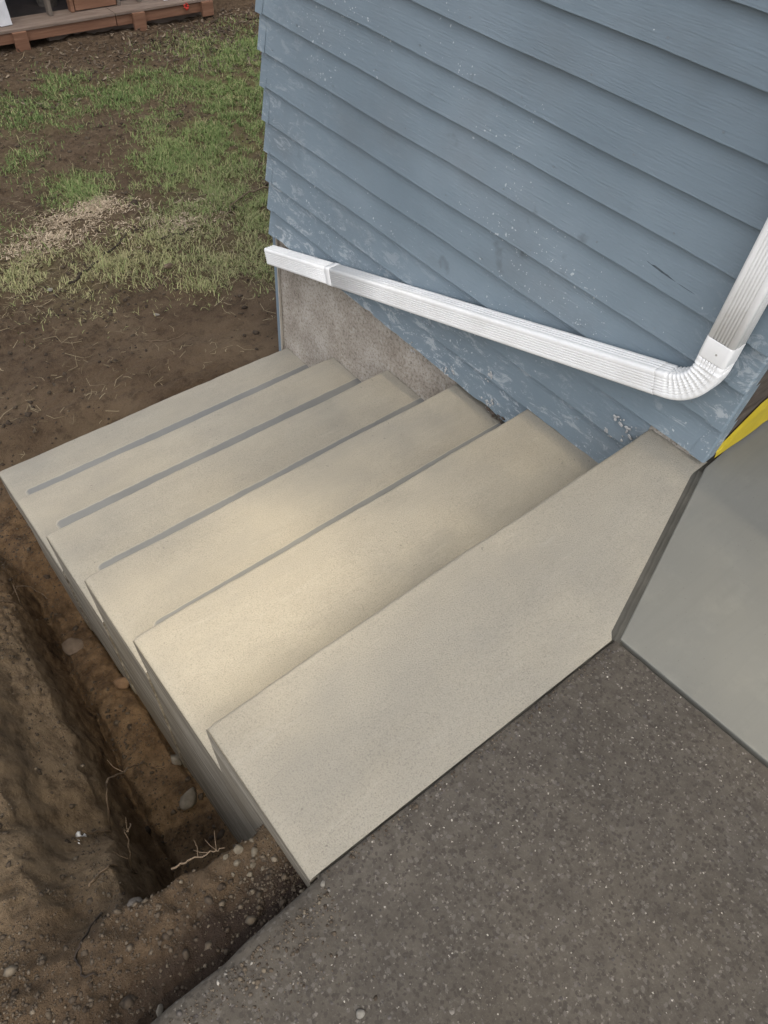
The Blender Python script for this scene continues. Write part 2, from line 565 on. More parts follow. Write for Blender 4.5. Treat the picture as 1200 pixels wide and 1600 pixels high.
M_STONE_GREY = mat_simple('grey field stone', [(0.3, (0.10, 0.085, 0.066)), (0.7, (0.20, 0.175, 0.14))], 34, 0.85, bump=0.5)
M_STONE_TAN = mat_simple('rusty stone', [(0.3, (0.11, 0.065, 0.035)), (0.7, (0.20, 0.125, 0.07))], 30, 0.85, bump=0.5)
M_STONE_PALE = mat_simple('pale pebble', [(0.3, (0.36, 0.34, 0.30)), (0.7, (0.52, 0.49, 0.44))], 40, 0.7, bump=0.3)
M_STONE_BUFF2 = mat_simple('dusty pale pebble', [(0.3, (0.15, 0.135, 0.112)), (0.7, (0.25, 0.23, 0.195))], 40, 0.8, bump=0.3)
M_STONE_DARK = mat_simple('dark damp stone', [(0.3, (0.055, 0.047, 0.04)), (0.7, (0.11, 0.096, 0.083))], 36, 0.8, bump=0.5)
M_STONE_BUFF = mat_simple('muddy flat stone', [(0.3, (0.10, 0.068, 0.043)), (0.7, (0.17, 0.125, 0.088))], 30, 0.85, bump=0.5)
M_CLODTAN = mat_simple('dry tan clod', [(0.3, (0.10, 0.082, 0.058)), (0.7, (0.19, 0.16, 0.118))], 60, 0.95, bump=0.6)
M_ROOT = mat_simple('dry root', [(0.3, (0.11, 0.075, 0.046)), (0.7, (0.22, 0.16, 0.105))], 60, 0.85)
M_TWIG = mat_simple('old twig', [(0.3, (0.10, 0.07, 0.045)), (0.7, (0.22, 0.165, 0.105))], 60, 0.85)
M_DTWIG = mat_simple('dark root', [(0.3, (0.022, 0.016, 0.011)), (0.7, (0.05, 0.036, 0.026))], 60, 0.85)
M_PAPER = mat_simple('white plaster drip', [(0.3, (0.58, 0.57, 0.55)), (0.7, (0.74, 0.73, 0.71))], 50, 0.7)
M_GRASS = mat_tint('grass blades', (0.108, 0.168, 0.052), (0.38, 0.34, 0.18), 0.85, (0.20, 0.262, 0.090))
M_STRAW = mat_tint('dry straw', (0.11, 0.080, 0.045), (0.33, 0.265, 0.165), 0.85)
M_CHIP = mat_tint('wood chips', (0.26, 0.195, 0.125), (0.58, 0.47, 0.335), 0.85)
M_CRUMB = mat_tint('soil crumbs', (0.050, 0.036, 0.025), (0.24, 0.20, 0.147), 0.95, (0.110, 0.085, 0.060))
M_AGG = mat_tint('driveway aggregate', (0.040, 0.034, 0.031), (0.50, 0.46, 0.39), 0.75, (0.12, 0.105, 0.092))
M_LEAFBIT = mat_tint('leaf litter', (0.05, 0.035, 0.025), (0.26, 0.205, 0.145), 0.85)

# ------------------------------------------------------------------ the lay of the land
NOSE = [(-1.510, -0.005, -0.008), (-1.509, 0.411, -0.240), (-1.514, 0.768, -0.388),
        (-1.519, 1.175, -0.603), (-1.524, 1.564, -0.792), (-1.512, 1.965, -0.992)]
TOE = 0.026            # how far each riser leans back under its nosing


_PERM = np.random.default_rng(3).permutation(4096)


def perlin(x, y, seed=0):
    xi = np.floor(x).astype(np.int64)
    yi = np.floor(y).astype(np.int64)
    xf, yf = x - xi, y - yi
    u = xf * xf * xf * (xf * (xf * 6 - 15) + 10)
    v = yf * yf * yf * (yf * (yf * 6 - 15) + 10)

    def g(ix, iy, fx, fy):
        h = _PERM[(_PERM[(_PERM[(ix + seed * 57) & 4095] + iy) & 4095] + seed) & 4095]
        a = h * (6.2831853 / 4096)
        return np.cos(a) * fx + np.sin(a) * fy
    n0 = g(xi, yi, xf, yf) * (1 - u) + g(xi + 1, yi, xf - 1, yf) * u
    n1 = g(xi, yi + 1, xf, yf - 1) * (1 - u) + g(xi + 1, yi + 1, xf - 1, yf - 1) * u
    return (n0 * (1 - v) + n1 * v) * 1.5


def fbm(x, y, seed=0, octs=((1, 1.0), (2.3, 0.5), (5.1, 0.25))):
    """gradient noise on arrays, roughly -1..1; octs = (frequency, amplitude)"""
    x = np.asarray(x, float)
    y = np.asarray(y, float)
    o = np.zeros(np.broadcast(x, y).shape)
    tot = 0.0
    for i, (f, a) in enumerate(octs):
        th = 0.6 + 1.1 * i + seed
        c, q = math.cos(th), math.sin(th)
        o = o + a * perlin((c * x - q * y) * f + 13.7 * seed + 5.1 * i, (q * x + c * y) * f - 7.3 * seed + 9.2 * i, seed * 11 + i)
        tot += a
    return o * 1.25 / tot


def sstep(a, b, v):
    t = np.clip((v - a) / (b - a), 0, 1)
    return t * t * (3 - 2 * t)


def height(x, y):
    x = np.asarray(x, float)
    y = np.asarray(y, float)
    # natural grade running down beside the steps
    g = np.interp(y, [-0.5, -0.36, -0.2, 0.0, 0.35, 1.0, 1.5, 2.0, 2.6, 7.0, 12.0],
                  [-0.10, -0.095, -0.115, -0.155, -0.25, -0.55, -0.86, -1.08, -1.11, -1.20, -1.24])
    g = g + 0.035 * fbm(x, y, 1, ((0.7, 1), (1.9, 0.6), (4.2, 0.35))) * sstep(-0.4, 0.1, y)
    lump = np.clip(0.6 + 0.9 * fbm(x, y, 4, ((1.3, 1), (3.1, 0.6))), 0.15, 1.5)
    g = g + 0.014 * fbm(x, y, 2, ((6, 1), (13, 0.7)))
    g = g + lump * (0.011 * fbm(x, y, 3, ((17, 1), (37, 0.9))) + 0.006 * fbm(x, y, 12, ((65, 1), (105, 0.6))))
    # slightly raised spoil ridge just in front of the driveway
    g = g + 0.012 * np.exp(-((y + 0.24) / 0.07) ** 2) * sstep(-1.45, -1.75, x)
    crumb = (1 - np.abs(fbm(x, y, 15, ((9, 1), (21, 0.7), (44, 0.5))))) ** 3            # ridged clods
    g = g + 0.020 * lump * (crumb - 0.5) * sstep(-0.42, -0.3, y)
    # trench floor
    fl = np.interp(y, [-0.16, 0.0, 0.15, 0.5, 1.0, 1.22, 1.38, 1.55, 2.0, 2.3],
                   [-0.60, -0.98, -1.06, -1.08, -1.14, -1.24, -1.20, -1.13, -1.17, -1.2])
    wob = 0.026 * fbm(x * 0.4, y, 5, ((1.1, 1), (3.2, 0.8), (8, 0.5), (19, 0.3)))
    xb = np.interp(y, [-0.2, 0.1, 0.85, 1.3, 1.6, 2.2], [-1.755, -1.752, -1.722, -1.672, -1.66, -1.72]) + wob
    fl = fl + 0.04 * fbm(x, y, 6, ((3, 1), (7, 0.6), (16, 0.4))) + lump * (0.009 * fbm(x, y, 7, ((26, 1), (48, 0.8))) + 0.003 * fbm(x, y, 13, ((80, 1), (120, 0.5))))
    fl = fl + 0.022 * lump * (crumb - 0.5)
    fl = fl - 0.05 * np.exp(-((x - xb - 0.028) / 0.018) ** 2) * sstep(1.75, 1.4, y)      # undercut along the bank foot
    fl = fl - 0.05 * np.exp(-((x + 1.515) / 0.014) ** 2) * sstep(1.3, 1.1, y) * sstep(0.25, 0.4, y)
    side = sstep(xb - 0.055, xb + 0.012, x)          # 0 on the bank, 1 in the trench
    # a slumped step half way down the bank
    ramp = np.clip((x - xb + 0.36 + 0.05 * fbm(x, y, 8, ((2, 1), (5, 0.6)))) / 0.36, 0, 1)
    ledge = sstep(xb - 0.19, xb - 0.13, x + 0.03 * fbm(x, y, 14, ((2, 1), (6, 0.6), (15, 0.4))))
    steep = sstep(0.25, -0.05, y)
    side = (0.32 + 0.42 * steep) * side + (0.52 - 0.34 * steep) * ramp ** 1.5 + (0.16 - 0.08 * steep) * ledge
    near = sstep(-0.205, -0.13, y + 0.045 * fbm(x, y, 9, ((3.5, 1), (9, 0.7), (22, 0.4))))
    far = 1 - sstep(2.10, 2.32, y + 0.04 * fbm(x, y, 10, ((1.5, 1), (4, 0.5))))
    m = side * near * far
    # only beside the steps and a little past their far left corner
    m = m * (1 - sstep(-1.02, -0.75, x))
    h = g * (1 - m) + np.minimum(fl, g) * m
    # under the concrete and the driveway the ground is cut away
    under = (x > -1.495) & (y < 1.93)
    h = np.where(under, np.minimum(h, -1.75), h)
    drive = (y < -0.40)
    h = np.where(drive, np.minimum(h, -0.12), h)
    return h


def axis(segs):
    a = [segs[0][0]]
    for lo, hi, st in segs:
        n = max(1, int(round((hi - lo) / st)))
        a += list(lo + (hi - lo) * (np.arange(n) + 1) / n)
    return np.array(a)


GREEN = [(1.86, 5.43, .55, 1.0, .35), (1.27, 4.88, .45, .95, .30), (1.24, 4.36, .42, 1.0, .40), (.73, 4.43, .32, .85, .45), (.64, 3.91, .38, .8, .6), (2.22, 5.74, .55, 1.0, .35),
         (2.6, 5.9, .5, .9, .35), (.55, 6.0, .33, .50, .12), (.9, 5.8, .38, .55, .12), (.13, 5.53, .35, .5, .15), (-.27, 4.91, .22, .45, .2), (-.13, 4.39, .22, .95, .4),
         (1.26, 5.92, .35, .5, .2), (.31, 3.51, .3, .75, .75), (.25, 3.1, .26, .7, .8), (-.04, 3.38, .28, .55, .8), (.79, 3.41, .32, .8, .65), (-.21, 3.4, .28, .55, .85),
         (.04, 2.9, .16, .35, .85), (.45, 2.75, .2, .55, .75), (.7, 2.95, .3, .7, .65), (-.9, 3.95, .3, .45, .35), (-.75, 3.55, .28, .45, .85), (-1.2, 4.6, .4, .4, .3),
         (1.6, 3.9, .5, .9, .45), (2.3, 4.8, .7, .95, .4), (-.55, 3.3, .3, .4, .9), (-0.2, 5.9, .4, .3, .15)]
BARE = [(1.59, 6.07, .28), (1.01, 6.38, .35), (1.18, 5.13, .16), (.15, 4.89, .30), (-.48, 4.3, .22), (.24, 6.5, .4), (.24, 4.30, .10), (.45, 5.05, .22)]
CHIPS = [(-.1, 4.06, .13, 1), (-.34, 3.93, .17, 1), (-.56, 3.86, .13, .8), (-.75, 3.80, .12, .6), (.06, 3.92, .12, .5), (.24, 3.56, .14, .6), (-.22, 3.97, .16, .9), (.02, 3.75, .2, .35), (.45, 3.62, .16, .35)]


def blob(px_, py_, L):
    d = np.zeros_like(px_)
    for b in L:
        w_ = b[3] if len(b) > 3 else 1
        d = np.maximum(d, w_ * np.exp(-(((px_ - b[0]) ** 2 + (py_ - b[1]) ** 2) / b[2] ** 2)))
    return d


xs = axis([(-60, -12, 6), (-12, -4, 0.8), (-4, -2.5, 0.08), (-2.5, -1.95, 0.010), (-1.95, -1.81, 0.006), (-1.81, -1.66, 0.003), (-1.66, -1.49, 0.006), (-1.49, 3.2, 0.03),
           (3.2, 6, 0.2), (6, 14, 1), (14, 60, 6)])
ys = axis([(-60, -8, 6), (-8, -0.6, 0.6), (-0.6, -0.4, 0.02), (-0.4, 1.6, 0.0075), (1.6, 2.45, 0.012), (2.45, 5, 0.025), (5, 7.5, 0.035), (7.5, 9, 0.15), (9, 14, 0.8), (14, 60, 6)])
X, Y = np.meshgrid(xs, ys)
Z = height(X, Y)
_gx = np.abs(np.gradient(Z, axis=1) / np.maximum(np.gradient(X, axis=1), 1e-6))
_st = sstep(0.8, 2.0, _gx) * (X > -2.2) * (X < -1.53) * (Y < 2.3) * (Y > -0.3)
XD = X + _st * (0.016 * fbm(Y, Z, 16, ((7, 1), (16, 0.8), (38, 0.5))))          # torn, undercut wall of the cut
nx, ny = len(xs), len(ys)
ii = (np.arange(ny - 1)[:, None] * nx + np.arange(nx - 1)[None, :]).ravel()
gf = np.stack([ii, ii + 1, ii + nx + 1, ii + nx], 1)
ground = from_arrays('ground', np.stack([XD.ravel(), Y.ravel(), Z.ravel()], 1), gf, M_SOIL, smooth=True,
                     tint=(np.clip(blob(X, Y, GREEN) * (1 - blob(X, Y, BARE)), 0, 1) * sstep(2.3, 2.8, Y)).ravel())
props(ground, kind='structure')

# ------------------------------------------------------------------ driveway and slab
A = (-1.500, -0.372)      # back left corner of the top step
B = (-0.668, -0.396)      # where joint, step and driveway meet
C = (-0.036, -0.196)      # foot of the house corner


def seam_y(x):            # edge of the top step / start of the driveway
    return np.interp(x, [-1.51, B[0]], [A[1], B[1]])


dx = axis([(-9, -3, 0.5), (-3, -2.2, 0.05), (-2.2, B[0] - 0.006, 0.012)])
edge = np.where(dx < -1.5, -0.384 + 0.016 * fbm(dx, dx * 0, 21, ((1.4, 1), (4, 0.8), (11, 0.45), (26, 0.3))), seam_y(dx) - 0.0035
                + 0.0025 * fbm(dx, dx * 0, 22, ((5, 1), (14, 0.8), (40, 0.5))))
bl = np.clip((dx + 1.56) / 0.06, 0, 1)
edge_l = -0.384 + 0.016 * fbm(dx, dx * 0, 21, ((1.4, 1), (4, 0.8), (11, 0.45), (26, 0.3)))
edge = np.where((dx > -1.56) & (dx < -1.50), edge_l * (1 - bl) + (seam_y(dx) - 0.0035) * bl, edge)
t = np.concatenate([[0.0, 0.004, 0.012], np.arange(0.024, 0.75, 0.012), np.geomspace(0.8, 9, 12)])
DX, T = np.meshgrid(dx, t)
DY = edge[None, :] - T
DXX = DX.copy()
rgt = DX > B[0] - 0.05
# right border follows the slab edge, which leans slightly
lean = np.interp(DY, [-9, B[1]], [0.45, 0.0]) * np.clip((DX - (-3)) / (B[0] + 3), 0, 1)
DXX = DX + lean * 1.0
DZ = -0.004 + 0.003 * fbm(DXX, DY, 23, ((1.2, 1), (4, 0.5))) + 0.0016 * fbm(DXX, DY, 24, ((18, 1), (40, 0.8)))
soft = np.where(DX < -1.5, 1.0, 0.15)
DZ = DZ - soft * 0.016 * np.exp(-T / 0.010)
V = np.stack([DXX.ravel(), DY.ravel(), DZ.ravel()], 1)
n1, n2 = len(dx), len(t)
ii = (np.arange(n2 - 1)[:, None] * n1 + np.arange(n1 - 1)[None, :]).ravel()
F = np.stack([ii, ii + n1, ii + n1 + 1, ii + 1], 1)
skirt = np.stack([dx, edge + 0.004, np.full_like(dx, -0.11)], 1)
k0 = len(V)
V = np.concatenate([V, skirt])
j = np.arange(n1 - 1)
F = np.concatenate([F, np.stack([j, j + 1, k0 + j + 1, k0 + j], 1)])
# keep the far left edge ragged, closed by the skirt
drive = from_arrays('driveway', V, F, M_ASPH, smooth=True)
props(drive, kind='structure')

# embedded stones standing a touch proud of the worn surface
def pebbles(name, pts, rad, tint, mat, parent=None, flat=0.55, seed=0, embed=0.25):
    """low polyhedra (12 triangles) at pts with radii rad -- one mesh"""
    r = np.random.default_rng(seed)
    base = np.array([(1, 0, 0), (.5, .87, 0), (-.5, .87, 0), (-1, 0, 0), (-.5, -.87, 0), (.5, -.87, 0), (0, 0, 1), (0, 0, -1)], float)
    fc = [(i, (i + 1) % 6, 6) for i in range(6)] + [((i + 1) % 6, i, 7) for i in range(6)]
    n = len(pts)
    th = r.uniform(0, 6.283, n)
    sx = r.uniform(0.7, 1.25, n)
    sy = r.uniform(0.6, 1.0, n)
    v = base[None] * (1 + r.uniform(-0.22, 0.22, (n, 8, 1)))
    v = v + r.uniform(-0.12, 0.12, (n, 8, 3))
    v[:, :, 0] *= sx[:, None]
    v[:, :, 1] *= sy[:, None]
    v[:, :, 2] *= flat
    c, s = np.cos(th)[:, None], np.sin(th)[:, None]
    xx = v[:, :, 0] * c - v[:, :, 1] * s
    yy = v[:, :, 0] * s + v[:, :, 1] * c
    v = np.stack([xx, yy, v[:, :, 2]], 2) * np.asarray(rad)[:, None, None]
    p = np.array(pts, float)
    p[:, 2] += np.asarray(rad) * flat * embed
    v = v + p[:, None, :]
    f = (np.arange(n)[:, None, None] * 8 + np.array(fc)[None]).reshape(-1, 3)
    return from_arrays(name, v.reshape(-1, 3), f, mat, parent, tint=np.repeat(tint, 8))


n = 5600
px = NR.uniform(-2.1, B[0] + 0.1, n)
py = NR.uniform(-1.15, -0.40, n)
lim = np.interp(py, [-9, B[1]], [0.45, 0.0])
ok = px < B[0] + lim - 0.015
px, py = px[ok], py[ok]
pr = NR.gamma(3.0, 0.0008, len(px)) + 0.0010
pt = np.where(NR.random(len(px)) < 0.055, NR.uniform(0.62, 1.0, len(px)), NR.uniform(0.12, 0.60, len(px)))
pr = np.where(pt > 0.6, pr * 0.85, pr)
pz = -0.004 + 0.003 * fbm(px, py, 23, ((1.2, 1), (4, 0.5))) + 0.0016 * fbm(px, py, 24, ((18, 1), (40, 0.8)))
agg = pebbles('aggregate', np.stack([px, py, pz], 1), pr, pt, M_AGG, drive, 0.35, 5, -0.55)
props(agg, kind='stuff')

# patio slab beyond the joint
def slab():
    bm = bmesh.new()
    e = Vector((C[0] - B[0], C[1] - B[1], 0)).normalized()
    nrm = Vector((e.y, -e.x, 0))
    off = 0.0115                                             # the groove's half width
    b = Vector((B[0], B[1], 0)) + nrm * off + e * 0.004
    c = Vector((C[0], C[1], 0)) + nrm * off + e * 0.01
    pl = [b, c, Vector((0.1, -0.199, 0)), Vector((6, -0.199, 0)), Vector((6, -9, 0)), Vector((B[0] + 0.45 + 0.006, -9, 0))]
    top = [bm.verts.new((p.x, p.y, -0.003)) for p in pl]
    bot = [bm.verts.new((p.x, p.y, -0.10)) for p in pl]
    bm.faces.new(top)
    for i in range(len(pl)):
        bm.faces.new((top[i], top[(i + 1) % len(pl)], bot[(i + 1) % len(pl)], bot[i]))
    ed = [q for q in bm.edges if all(abs(v.co.z + 0.003) < 1e-5 for v in q.verts)]
    bmesh.ops.bevel(bm, geom=ed, offset=0.003, segments=2, affect='EDGES', profile=0.5)
    return from_bm('patio_slab', bm, M_TROWEL, smooth=False)


ps = slab()
props(ps, kind='structure')

# ------------------------------------------------------------------ the steps
stairs = empty('concrete_steps', (-0.75, 0.8, -1.0),
               'freshly poured pale concrete steps going down beside the blue wall', 'steps')


def step_profile(k):
    """(y, z) outline of a step's tread and riser, rounded at the nosing"""
    x, y, z = NOSE[k]
    zn = NOSE[k + 1][2] if k < 5 else z - 0.215
    r = 0.012
    pts = []
    for q in range(7):
        a = math.pi / 2 * q / 6
        pts.append((y - r + r * math.sin(a), z - r + r * math.cos(a)))
    yb = y - TOE
    pts.append((y - 0.004, z - 0.05))
    pts.append((yb, zn - 0.004))
    return pts, yb


for k in range(6):
    xL, y, z = NOSE[k]
    prof, yb = step_profile(k)
    y0 = (NOSE[k - 1][1] - TOE + 0.0005) if k else None
    bm = bmesh.new()
    xR = -0.002
    cols = list(np.linspace(xL, xR, 90))
    grid = []
    for ci, x in enumerate(cols):
        yback = y0 if k else float(seam_y(x)) if x < B[0] else None
        if k == 0 and x >= B[0]:
            tt = (x - B[0]) / (C[0] - B[0])                 # stops short of the tooled joint
            yback = min(B[1] + (C[1] - B[1]) * tt + 0.0135, -0.196)
            yback = max(yback, float(seam_y(x)) + 0.0)
        wav = 0.0016 * math.sin(x * 5.1 + k * 2.2) + 0.0010 * math.sin(x * 13.7 + k) + 0.0012 * mnoise.noise((x * 24, k * 3.1, 0))
        ins = 0.004 if ci == 0 else 0.0
        row = []
        for f in (0.0, 0.006, 0.25, 0.5, 0.75, 1.0):
            yy = yback + (prof[0][0] - yback) * f
            zz = z + 0.004 * (1 - f) + wav * 0.5 * f - ins
            row.append(bm.verts.new((x, yy, zz)))
        for (py_, pz_) in prof[1:]:
            row.append(bm.verts.new((x, py_ + wav, pz_ + wav * 0.5 - ins)))
        grid.append(row)
    # a rounded left arris
    side = []
    for row in grid[:1]:
        side = [bm.verts.new((xL - 0.004, v.co.y, v.co.z - 0.006)) for v in row]
    full = [side] + grid
    for a, b in zip(full[:-1], full[1:]):
        for i in range(len(a) - 1):
            bm.faces.new((a[i], a[i + 1], b[i + 1], b[i]))
    st = from_bm('step', bm, M_BROOM, stairs, smooth=True)
    # formed side face down to the footing
    bm = bmesh.new()
    xs_ = xL - 0.0045
    zb = -1.75
    out = [(v[0], v[1] - 0.006) for v in [(float(seam_y(xL)) if k == 0 else y0, z + 0.001)] + prof]
    yb2 = out[-1][0]
    low = [(yb2, zb), (out[0][0], zb)]
    ring = out + low
    vs = [bm.verts.new((xs_, a, b)) for a, b in ring]
    bm.faces.new(vs)
    vs2 = [bm.verts.new((xs_ + 0.05, a, b)) for a, b in ring]
    for i in range(len(ring)):
        jn = (i + 1) % len(ring)
        if i < len(out) - 1: continue
        bm.faces.new((vs[i], vs[jn], vs2[jn], vs2[i]))
    from_bm('formed_side', bm, M_FORM, stairs)

# smooth, darker grey band at the foot of each riser (it stops short of the left edge)
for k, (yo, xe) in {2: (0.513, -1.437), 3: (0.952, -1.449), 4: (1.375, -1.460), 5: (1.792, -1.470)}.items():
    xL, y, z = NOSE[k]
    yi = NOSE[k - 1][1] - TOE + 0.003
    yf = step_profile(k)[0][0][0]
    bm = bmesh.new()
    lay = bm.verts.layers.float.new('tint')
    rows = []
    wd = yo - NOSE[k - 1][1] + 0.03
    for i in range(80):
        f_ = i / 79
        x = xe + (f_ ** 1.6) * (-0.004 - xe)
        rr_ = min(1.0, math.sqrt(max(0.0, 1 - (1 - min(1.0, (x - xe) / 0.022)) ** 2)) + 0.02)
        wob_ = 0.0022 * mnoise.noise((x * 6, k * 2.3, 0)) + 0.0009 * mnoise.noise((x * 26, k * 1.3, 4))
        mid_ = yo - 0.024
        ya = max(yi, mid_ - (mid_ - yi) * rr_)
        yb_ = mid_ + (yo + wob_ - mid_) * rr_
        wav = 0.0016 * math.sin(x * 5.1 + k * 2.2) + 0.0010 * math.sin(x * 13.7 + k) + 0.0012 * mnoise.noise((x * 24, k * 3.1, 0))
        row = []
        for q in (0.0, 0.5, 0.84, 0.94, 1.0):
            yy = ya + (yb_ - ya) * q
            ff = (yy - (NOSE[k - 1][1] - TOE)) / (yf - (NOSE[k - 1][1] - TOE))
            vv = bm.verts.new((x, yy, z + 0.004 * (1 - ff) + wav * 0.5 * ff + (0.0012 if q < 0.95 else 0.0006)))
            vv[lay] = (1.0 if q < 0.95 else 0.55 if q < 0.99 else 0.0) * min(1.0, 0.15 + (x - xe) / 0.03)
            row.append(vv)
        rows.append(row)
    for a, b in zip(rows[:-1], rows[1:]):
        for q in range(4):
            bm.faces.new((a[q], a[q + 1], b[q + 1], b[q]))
    from_bm('grey_strip', bm, M_GREY_STRIP, stairs, smooth=True)

# outer face of the lowest step down into the ground, and back face of the top step
bm = bmesh.new()
add_box(bm, (NOSE[5][0] - 0.001, NOSE[5][1] - TOE - 0.06, -1.75), (-0.003, NOSE[5][1] - TOE - 0.0005, NOSE[5][2] - 0.19))
from_bm('footing', bm, M_FORM, stairs)
bm = bmesh.new()
v = [bm.verts.new(p) for p in ((-1.514, A[1], -0.012), (B[0], B[1], -0.012), (B[0], B[1], -0.3), (-1.514, A[1], -0.3))]
bm.faces.new(v)
from_bm('end_face', bm, M_FORM, stairs)

# tooled joint between the top step and the slab: two damp rounded shoulders and the open crack
def joint():
    e = Vector((C[0] - B[0], C[1] - B[1], 0))
    L = e.length
    e.normalize()
    nrm = Vector((e.y, -e.x, 0))
    b = Vector((B[0], B[1], 0))
    bm = bmesh.new()
    prof = [(-0.0140, -0.0044), (-0.0110, -0.0047), (-0.0070, -0.0054), (-0.0028, -0.0062), (-0.0011, -0.0048),
            (0.0011, -0.0048), (0.0028, -0.0062), (0.0070, -0.0054), (0.0110, -0.0047), (0.0140, -0.0044)]
    rows = []
    for i in range(41):
        p = b + e * ((L + 0.004) * i / 40 * 0.985 - 0.008)
        w = 0.0008 * math.sin(i * 1.7) + 0.0006 * math.sin(i * 0.6)
        rows.append([bm.verts.new((p.x + nrm.x * (o + w), p.y + nrm.y * (o + w), zz - 0.0005)) for o, zz in prof])
    for a, c in zip(rows[:-1], rows[1:]):
        for i in range(len(prof) - 1):
            bm.faces.new((a[i], a[i + 1], c[i + 1], c[i]))
    return from_bm('tooled_joint', bm, M_JOINT, stairs, smooth=True)


joint()
bm = bmesh.new()
for i in range(20):
    xa, xb_ = -1.50 + 0.82 * i / 20, -1.50 + 0.82 * (i + 1) / 20 - 0.0005
    add_box(bm, (xa, float(seam_y(xa)) - 0.03, -0.05), (xb_, float(seam_y(xa)) + 0.03, -0.0115 + R.uniform(-0.002, 0.002)))
from_bm('seam_filler', bm, M_JOINT, stairs)
box('joint_bed', (-0.09, -0.26, -0.06), (0.12, -0.17, -0.012), M_JOINT, stairs)
box('joint_bed', (B[0] - 0.03, B[1] - 0.02, -0.06), (B[0] + 0.05, B[1] + 0.05, -0.013), M_JOINT, stairs)

# ------------------------------------------------------------------ the house
house = empty('house', (2.0, 1.0, -1.0), 'house corner clad in peeling blue painted horizontal boards', 'house')
GOUGE = [(0.190, 0.4400, .0004), (0.168, 0.4385, .0024), (0.14, 0.4350, .0020), (0.105, 0.4330, .0017), (0.06, 0.4300, .0011), (0.035, 0.4290, .0003)]
SPLASH = [(0.565, -0.335, 16, .020), (0.60, -0.225, 10, .016), (0.80, -0.345, 14, .020), (0.06, -0.045, 16, .022), (0.10, -0.10, 8, .02), (1.0, -0.36, 8, .02)]
EXPO = [-0.358, -0.239, -0.109, 0.017, 0.142, 0.269, 0.393, 0.515, 0.638, 0.762, 0.883, 1.004]
while EXPO[-1] < 2.35:
    EXPO.append(EXPO[-1] + 0.1235)
YN, YF = -0.196, 2.016
PX = -0.037          # how far the boards' lower edges stand out


def board(y0, y1, zb, zt, seed, chip=0.0):
    rr = random.Random(seed)
    bm = bmesh.new()
    n = max(3, int((y1 - y0) / 0.035))
    rows = []
    ph = rr.uniform(0, 6)
    for i in range(n + 1):
        y = y0 + (y1 - y0) * i / n
        w = 0.0016 * math.sin(y * 3.1 + ph) + 0.0009 * math.sin(y * 9.7 + ph * 2) + rr.uniform(-0.0005, 0.0005)
        ch = chip * max(0, rr.gauss(0, 1)) if chip else 0
        xo = 0.0010 * math.sin(y * 4.3 + ph) + rr.uniform(-0.0004, 0.0004)
        zl = zb + w + ch
        rows.append([bm.verts.new((PX + 0.0235 + xo, y, zt)), bm.verts.new((PX + 0.001 + xo, y, zl + 0.006)),
                     bm.verts.new((PX + xo, y, zl + 0.0015)), bm.verts.new((PX + 0.002 + xo, y, zl)),
                     bm.verts.new((PX + 0.0195 + xo, y, zl + 0.0015)), bm.verts.new((PX + 0.0285, y, zt))])
    m = len(rows[0])
    for a, b in zip(rows[:-1], rows[1:]):
        for i in range(m):
            bm.faces.new((a[i], b[i], b[(i + 1) % m], a[(i + 1) % m]))
    bm.faces.new(rows[0])
    bm.faces.new(rows[-1][::-1])
    return bm


for i, zb in enumerate(EXPO):
    zt = (EXPO[i + 1] if i + 1 < len(EXPO) else zb + 0.12) + 0.022
    y0 = {0: 0.392, 1: -0.006, 2: -0.006}.get(i, YN + 0.006)
    from_bm('siding_board', board(y0, YF - 0.006, zb, zt, 50 + i, {0: 0.004, 1: 0.0022, 2: 0.0012, 3: 0.0012}.get(i, 0)),
            M_SIDING, house)
    # folded corner caps at both ends of each course
    for yc, sgn in ((YN, 1), (YF, -1)):
        if sgn == 1 and i < 3: continue
        bm = bmesh.new()
        rr = random.Random(900 + i * 7 + sgn)
        lap = 0.048 + rr.uniform(-0.004, 0.006)
        zl = zb - 0.002 + rr.uniform(-0.002, 0.002)
        pr = []
        for (f, z_) in ((0, zl), (0.33, zl + 0.04), (0.66, zl + 0.08), (1, zt - 0.018)):
            xo = PX - 0.0022 + 0.0225 * f
            jit = rr.uniform(-0.004, 0.004)
            pr.append([bm.verts.new((xo, yc + sgn * (lap + jit), z_)), bm.verts.new((xo - 0.001, yc + sgn * 0.004, z_)),
                       bm.verts.new((xo + 0.004, yc - sgn * 0.002, z_)), bm.verts.new((xo + 0.05, yc - sgn * 0.0015, z_))])
        for a, b in zip(pr[:-1], pr[1:]):
            for q in range(3):
                bm.faces.new((a[q], a[q + 1], b[q + 1], b[q]))
        # turned-under lower lip
        lip = [bm.verts.new((v.co.x + 0.006, v.co.y, v.co.z + 0.0015)) for v in pr[0]]
        for q in range(3):
            bm.faces.new((pr[0][q], pr[0][q + 1], lip[q + 1], lip[q]))
        from_bm('corner_cap', bm, M_SIDING, house)

